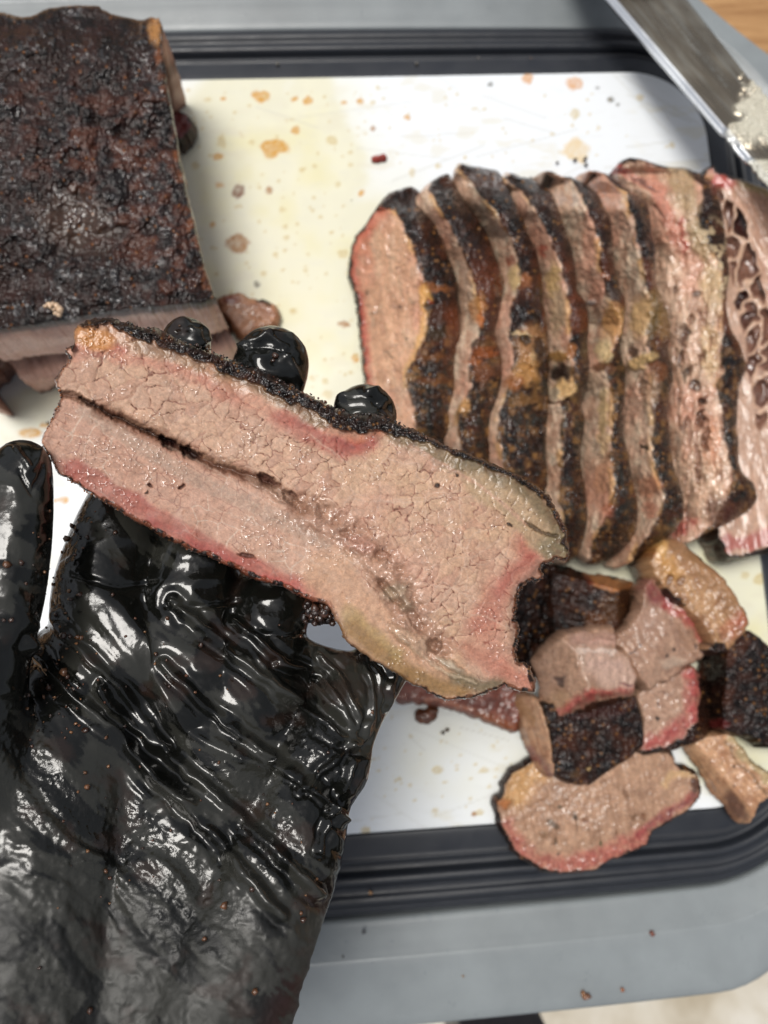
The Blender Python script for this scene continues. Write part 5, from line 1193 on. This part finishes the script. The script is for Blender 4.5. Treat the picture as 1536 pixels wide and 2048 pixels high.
    face = np.clip((N * vd).sum(1), 0, 1)
    d = d * ss(.02, .6, face)
    d += palm * ss(1500, 1700, py) * (.00022 * fbm(px / 13, py / 13, 0, 840, 3) + .0005 * vn(u / 60, v / 22, 0, 841) * ss(-.1, .5, vn(px / 90, py / 90, 0, 842)))
    P = P + N * d[:, None]
    # keep the fingers clear of the slice that lies on them
    hz = hero_z(px, py) - .0098
    ov = inside(px, py, HERO) & (P[:, 2] > hz) & (px > 118)
    P[ov] = W(px[ov], py[ov], hz[ov] - .0004)
    col = cst(px, *lin((37, 38, 34)))
    skin = ss(1700, 1900, py) * ss(60, -10, np.interp(py, [1500, 1600, 1720, 1870, 2048, 2100], [712, 700, 680, 620, 550, 530]) - px)
    col = mix(col, lin((84, 44, 36)), skin * .8)
    film_or_reflection = ss(.05, .16, fbm(u / 110, v / 42, 0, 820, 5) + .35 * ss(1500, 1750, py - px * .3) - .12 * ss(1300, 1150, py))  # light and dark reflections of the surroundings, painted into the vinyl colour
    col = mix(col * .28, lin((45, 45, 41)), film_or_reflection); col = mix(col, lin((50, 36, 30)), ss(.3, .8, fbm(px / 60, py / 60, 0, 822, 4)) * .5)
    rough = .09 + .10 * ss(-.2, .5, fbm(px / 40, py / 40, 0, 821, 4)) + .42 * ss(1640, 1860, py - px * .12)
    m, n, p = newmat('glove_vinyl')
    a = n.nodes.new('ShaderNodeAttribute'); a.attribute_name = 'Col'
    q = n.nodes.new('ShaderNodeAttribute'); q.attribute_name = 'Par'
    sp = n.nodes.new('ShaderNodeSeparateColor'); n.links.new(q.outputs['Color'], sp.inputs[0])
    n.links.new(a.outputs['Color'], p.inputs['Base Color']); n.links.new(sp.outputs[0], p.inputs['Roughness'])
    co = n.nodes.new('ShaderNodeTexCoord').outputs['Object']
    t = noise_node(n, 700, 3, .6, co); t2 = noise_node(n, 160, 3, .5, co)
    b1 = bump_node(n, t.outputs[0], mathn(n, 'ADD', .04, mathn(n, 'MULTIPLY', sp.outputs[1], .4)), .0005); b2 = bump_node(n, t2.outputs[0], .10, .0012, b1.outputs[0]); n.links.new(b2.outputs[0], p.inputs['Normal'])
    p.inputs['Specular IOR Level'].default_value = .5
    root = empty('gloved_hand', tuple(W(330, 1500, .12)))
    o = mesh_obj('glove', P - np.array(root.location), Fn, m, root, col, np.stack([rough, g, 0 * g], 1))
    tag(root, 'left hand in a shiny black disposable glove, palm up, holding the brisket slice', 'gloved hand')
    return o, P, Fn
GL, GP, GF = glove()

# ================================================================== crumbs of crust and spice
def lump(c, r, rs, n=1):
    """small irregular lump: 12-vertex icosahedron, displaced"""
    t = (1 + 5 ** .5) / 2
    v = np.array([(-1, t, 0), (1, t, 0), (-1, -t, 0), (1, -t, 0), (0, -1, t), (0, 1, t), (0, -1, -t), (0, 1, -t), (t, 0, -1), (t, 0, 1), (-t, 0, -1), (-t, 0, 1)]) / 1.9
    v = v * rs.uniform(.65, 1.25, (12, 1)) * rs.uniform(.7, 1.3, (1, 3))
    return c + v * r
ICO = np.array([(0, 11, 5), (0, 5, 1), (0, 1, 7), (0, 7, 10), (0, 10, 11), (1, 5, 9), (5, 11, 4), (11, 10, 2), (10, 7, 6), (7, 1, 8), (3, 9, 4), (3, 4, 2), (3, 2, 6), (3, 6, 8), (3, 8, 9), (4, 9, 5), (2, 4, 11), (6, 2, 10), (8, 6, 7), (9, 8, 1)])
def crumbs(name, label, cat, pts, seed, parent=None, kind='stuff'):
    """pts: (world, radius m, rgb)"""
    rs = np.random.RandomState(seed); V = []; F = []; C = []
    for i, (c, r, rgb) in enumerate(pts):
        V.append(lump(np.asarray(c), r, rs)); F.append(ICO + 12 * i)
        cc = lin(rgb) * rs.uniform(.6, 1.3, (12, 1)); C.append(np.clip(cc, 0, 1))
    V = np.concatenate(V)
    o = mesh_obj(name, V, np.concatenate(F), MEAT, parent, np.concatenate(C), cst(V[:, 0], .3, .8, .6))
    if kind: o['kind'] = kind
    if label: tag(o, label, cat)
    return o
bvh = BVHTree.FromPolygons(GP.tolist(), GF.tolist())
def on_glove(x, y):
    d = Vector(ray(np.array(float(x)), np.array(float(y)))).normalized()
    return bvh.ray_cast(Vector((0, 0, CAM_H)), d)
rs = np.random.RandomState(5); pts = []
spots = [(136, 1078, 8), (124, 1095, 6), (145, 1052, 6), (152, 1062, 5), (160, 1190, 9), (142, 1198, 7), (128, 1272, 8), (140, 1275, 7), (155, 1275, 6), (164, 1275, 6), (130, 1345, 9), (137, 1352, 8), (98, 1150, 5), (64, 1330, 4), (100, 1375, 6), (88, 1395, 5), (170, 1462, 7),
         (335, 1236, 5), (402, 1292, 7), (312, 1308, 5), (338, 1374, 5), (390, 1385, 5), (213, 1475, 6), (173, 1575, 7), (170, 1545, 5), (210, 1742, 7), (450, 1812, 9), (505, 1778, 6), (605, 1840, 7), (602, 1826, 5), (410, 1878, 7), (510, 1982, 8), (180, 2020, 9), (80, 1935, 4), (438, 1525, 5), (655, 1505, 5), (745, 1425, 5),
         (550, 712, 8), (545, 722, 6), (22, 1240, 6), (15, 1130, 9), (42, 1125, 7), (55, 1390, 6), (60, 1480, 4), (98, 1022, 5), (8, 1240, 5), (440, 1760, 4), (120, 1210, 5), (112, 1230, 5), (225, 1190, 6), (230, 1065, 5), (175, 1075, 6), (470, 735, 4), (360, 652, 4)]
def put(x, y, r, rgb):
    h = on_glove(x, y)
    if h[0] is not None:
        dep = (h[0] - Vector((0, 0, CAM_H))).length
        pts.append((np.array(h[0]) + np.array(h[1]) * r * dep / FPX * .35, r * dep / FPX, rgb))
for x, y, r in spots: put(x, y, r * .8, (96, 62, 38) if rs.rand() < .4 else (58, 36, 25))
for _ in range(150):
    x, y = (rs.normal(130, 45), rs.uniform(1020, 1480)) if rs.rand() < .6 else (rs.uniform(60, 640), rs.uniform(1220, 1850))
    put(x, y, rs.uniform(1.5, 3.6), ((120, 82, 50), (84, 50, 32), (50, 34, 26))[rs.randint(3)])
crumbs('spice_crumbs', 'brown crumbs of spice crust stuck to the black glove', 'crumbs', pts, 6)
# loose crust along the upper rim of the held slice
rs = np.random.RandomState(9); pts = []
rim = np.array(HERO[4:51], float); seg = np.concatenate([[0], np.cumsum(np.linalg.norm(np.diff(rim, axis=0), axis=1))])
for _ in range(760):
    s_ = rs.uniform(0, seg[-1]); x = np.interp(s_, seg, rim[:, 0]); y = np.interp(s_, seg, rim[:, 1])
    thick_ = np.interp(x, [230, 300, 700, 800, 860, 1000, 1130], [8, 14, 16, 12, 4, 3, 3])
    dx, dy = rs.normal(0, 2), rs.uniform(-.55, 1.1) * thick_
    x, y = x + dx, y + dy
    dep = .212; r = rs.uniform(1.2, 4.2) * (1 if x < 860 else .6)
    z = hero_z(x, y) + rs.uniform(-.004, .0016) * (1 if dy < 0 else .3) + (.0008 if dy > 0 else 0)
    pts.append((W(x, y, z), r * dep / FPX, ((34, 22, 18), (52, 32, 24), (92, 54, 34), (30, 22, 20))[rs.randint(4)]))
for _ in range(170):
    s_ = rs.uniform(0, 1); i_ = rs.randint(75, 97); p_ = HERO[i_]; q_ = HERO[i_ + 1]; x = p_[0] + (q_[0] - p_[0]) * s_; y = p_[1] + (q_[1] - p_[1]) * s_
    pts.append((W(x, y + rs.uniform(-5, 3), hero_z(x, y) - rs.uniform(0, .003)), rs.uniform(1, 2.6) * .212 / FPX, ((120, 70, 40), (60, 36, 26), (150, 92, 50))[rs.randint(3)]))
cr = crumbs('crust_crumbs', None, None, pts, 10, HERO_O)
rs = np.random.RandomState(12); pts = []
for _ in range(110):
    a, b = rs.normal(0, 1, 2); x = 638 + a * 17; y = 1226 + b * 13
    if abs(a) > 1.9 or abs(b) > 1.9: continue
    pts.append((W(x, y, hero_z(x, y) - .004 + rs.uniform(-.003, .002)), rs.uniform(5, 11) * .212 / FPX, ((48, 30, 22), (66, 40, 28), (34, 23, 19))[rs.randint(3)]))
crumbs('crust_lump', None, None, pts, 13, HERO_O, None)
# crumbs lying on the rims and the board
rs = np.random.RandomState(15); pts = []
for (x, y, z, r, rgb) in ((1172, 1993, -.011, 10, (128, 84, 56)), (1166, 1988, -.011, 7, (150, 104, 66)), (1304, 1867, -.011, 6, (116, 66, 50)), (1245, 1980, -.011, 5, (140, 90, 60)), (741, 1786, -.009, 5, (170, 130, 90)), (728, 1864, -.012, 5, (60, 60, 64)), (686, 1913, -.011, 3, (60, 50, 46)),
                        (926, 1952, -.011, 3, (150, 120, 90)), (555, 128, -.003, 6, (96, 92, 84)), (833, 128, -.003, 5, (90, 86, 80)), (957, 116, -.003, 3, (150, 140, 130)), (1062, 116, -.003, 3, (150, 120, 100)), (886, 1465, .001, 6, (70, 60, 44)), (895, 1460, .001, 5, (90, 72, 50)), (840, 1438, .001, 4, (120, 76, 48)),
                        (1115, 325, .001, 4, (60, 44, 36)), (1150, 320, .001, 5, (50, 38, 34)), (1170, 318, .001, 6, (54, 40, 34)), (1172, 330, .001, 4, (40, 32, 30)), (703, 400, .001, 2, (90, 70, 50)), (95, 845, .001, 4, (50, 40, 34))):
    pts.append((W(x, y, z + r * .00010), r * .00022, rgb))
crumbs('scattered_crumbs', 'small brown crumbs scattered on the board and the tray rims', 'crumbs', pts, 16)
# sliver of pale fat on the block
def sliver():
    pts = []; rs = np.random.RandomState(20)
    for i, (x, y) in enumerate([(92, 612), (98, 609), (106, 608), (113, 611), (119, 615), (108, 619), (112, 626), (118, 630), (100, 614), (121, 619)]):
        pts.append((W(x, y, .0715), .0013, (206, 176, 146)))
    o = crumbs('fat_sliver', 'pale sliver of fat lying on the front edge of the dark crusted block', 'fat sliver', pts, 21, None, None)
sliver()
print('built in', round(time.time() - T0, 1))
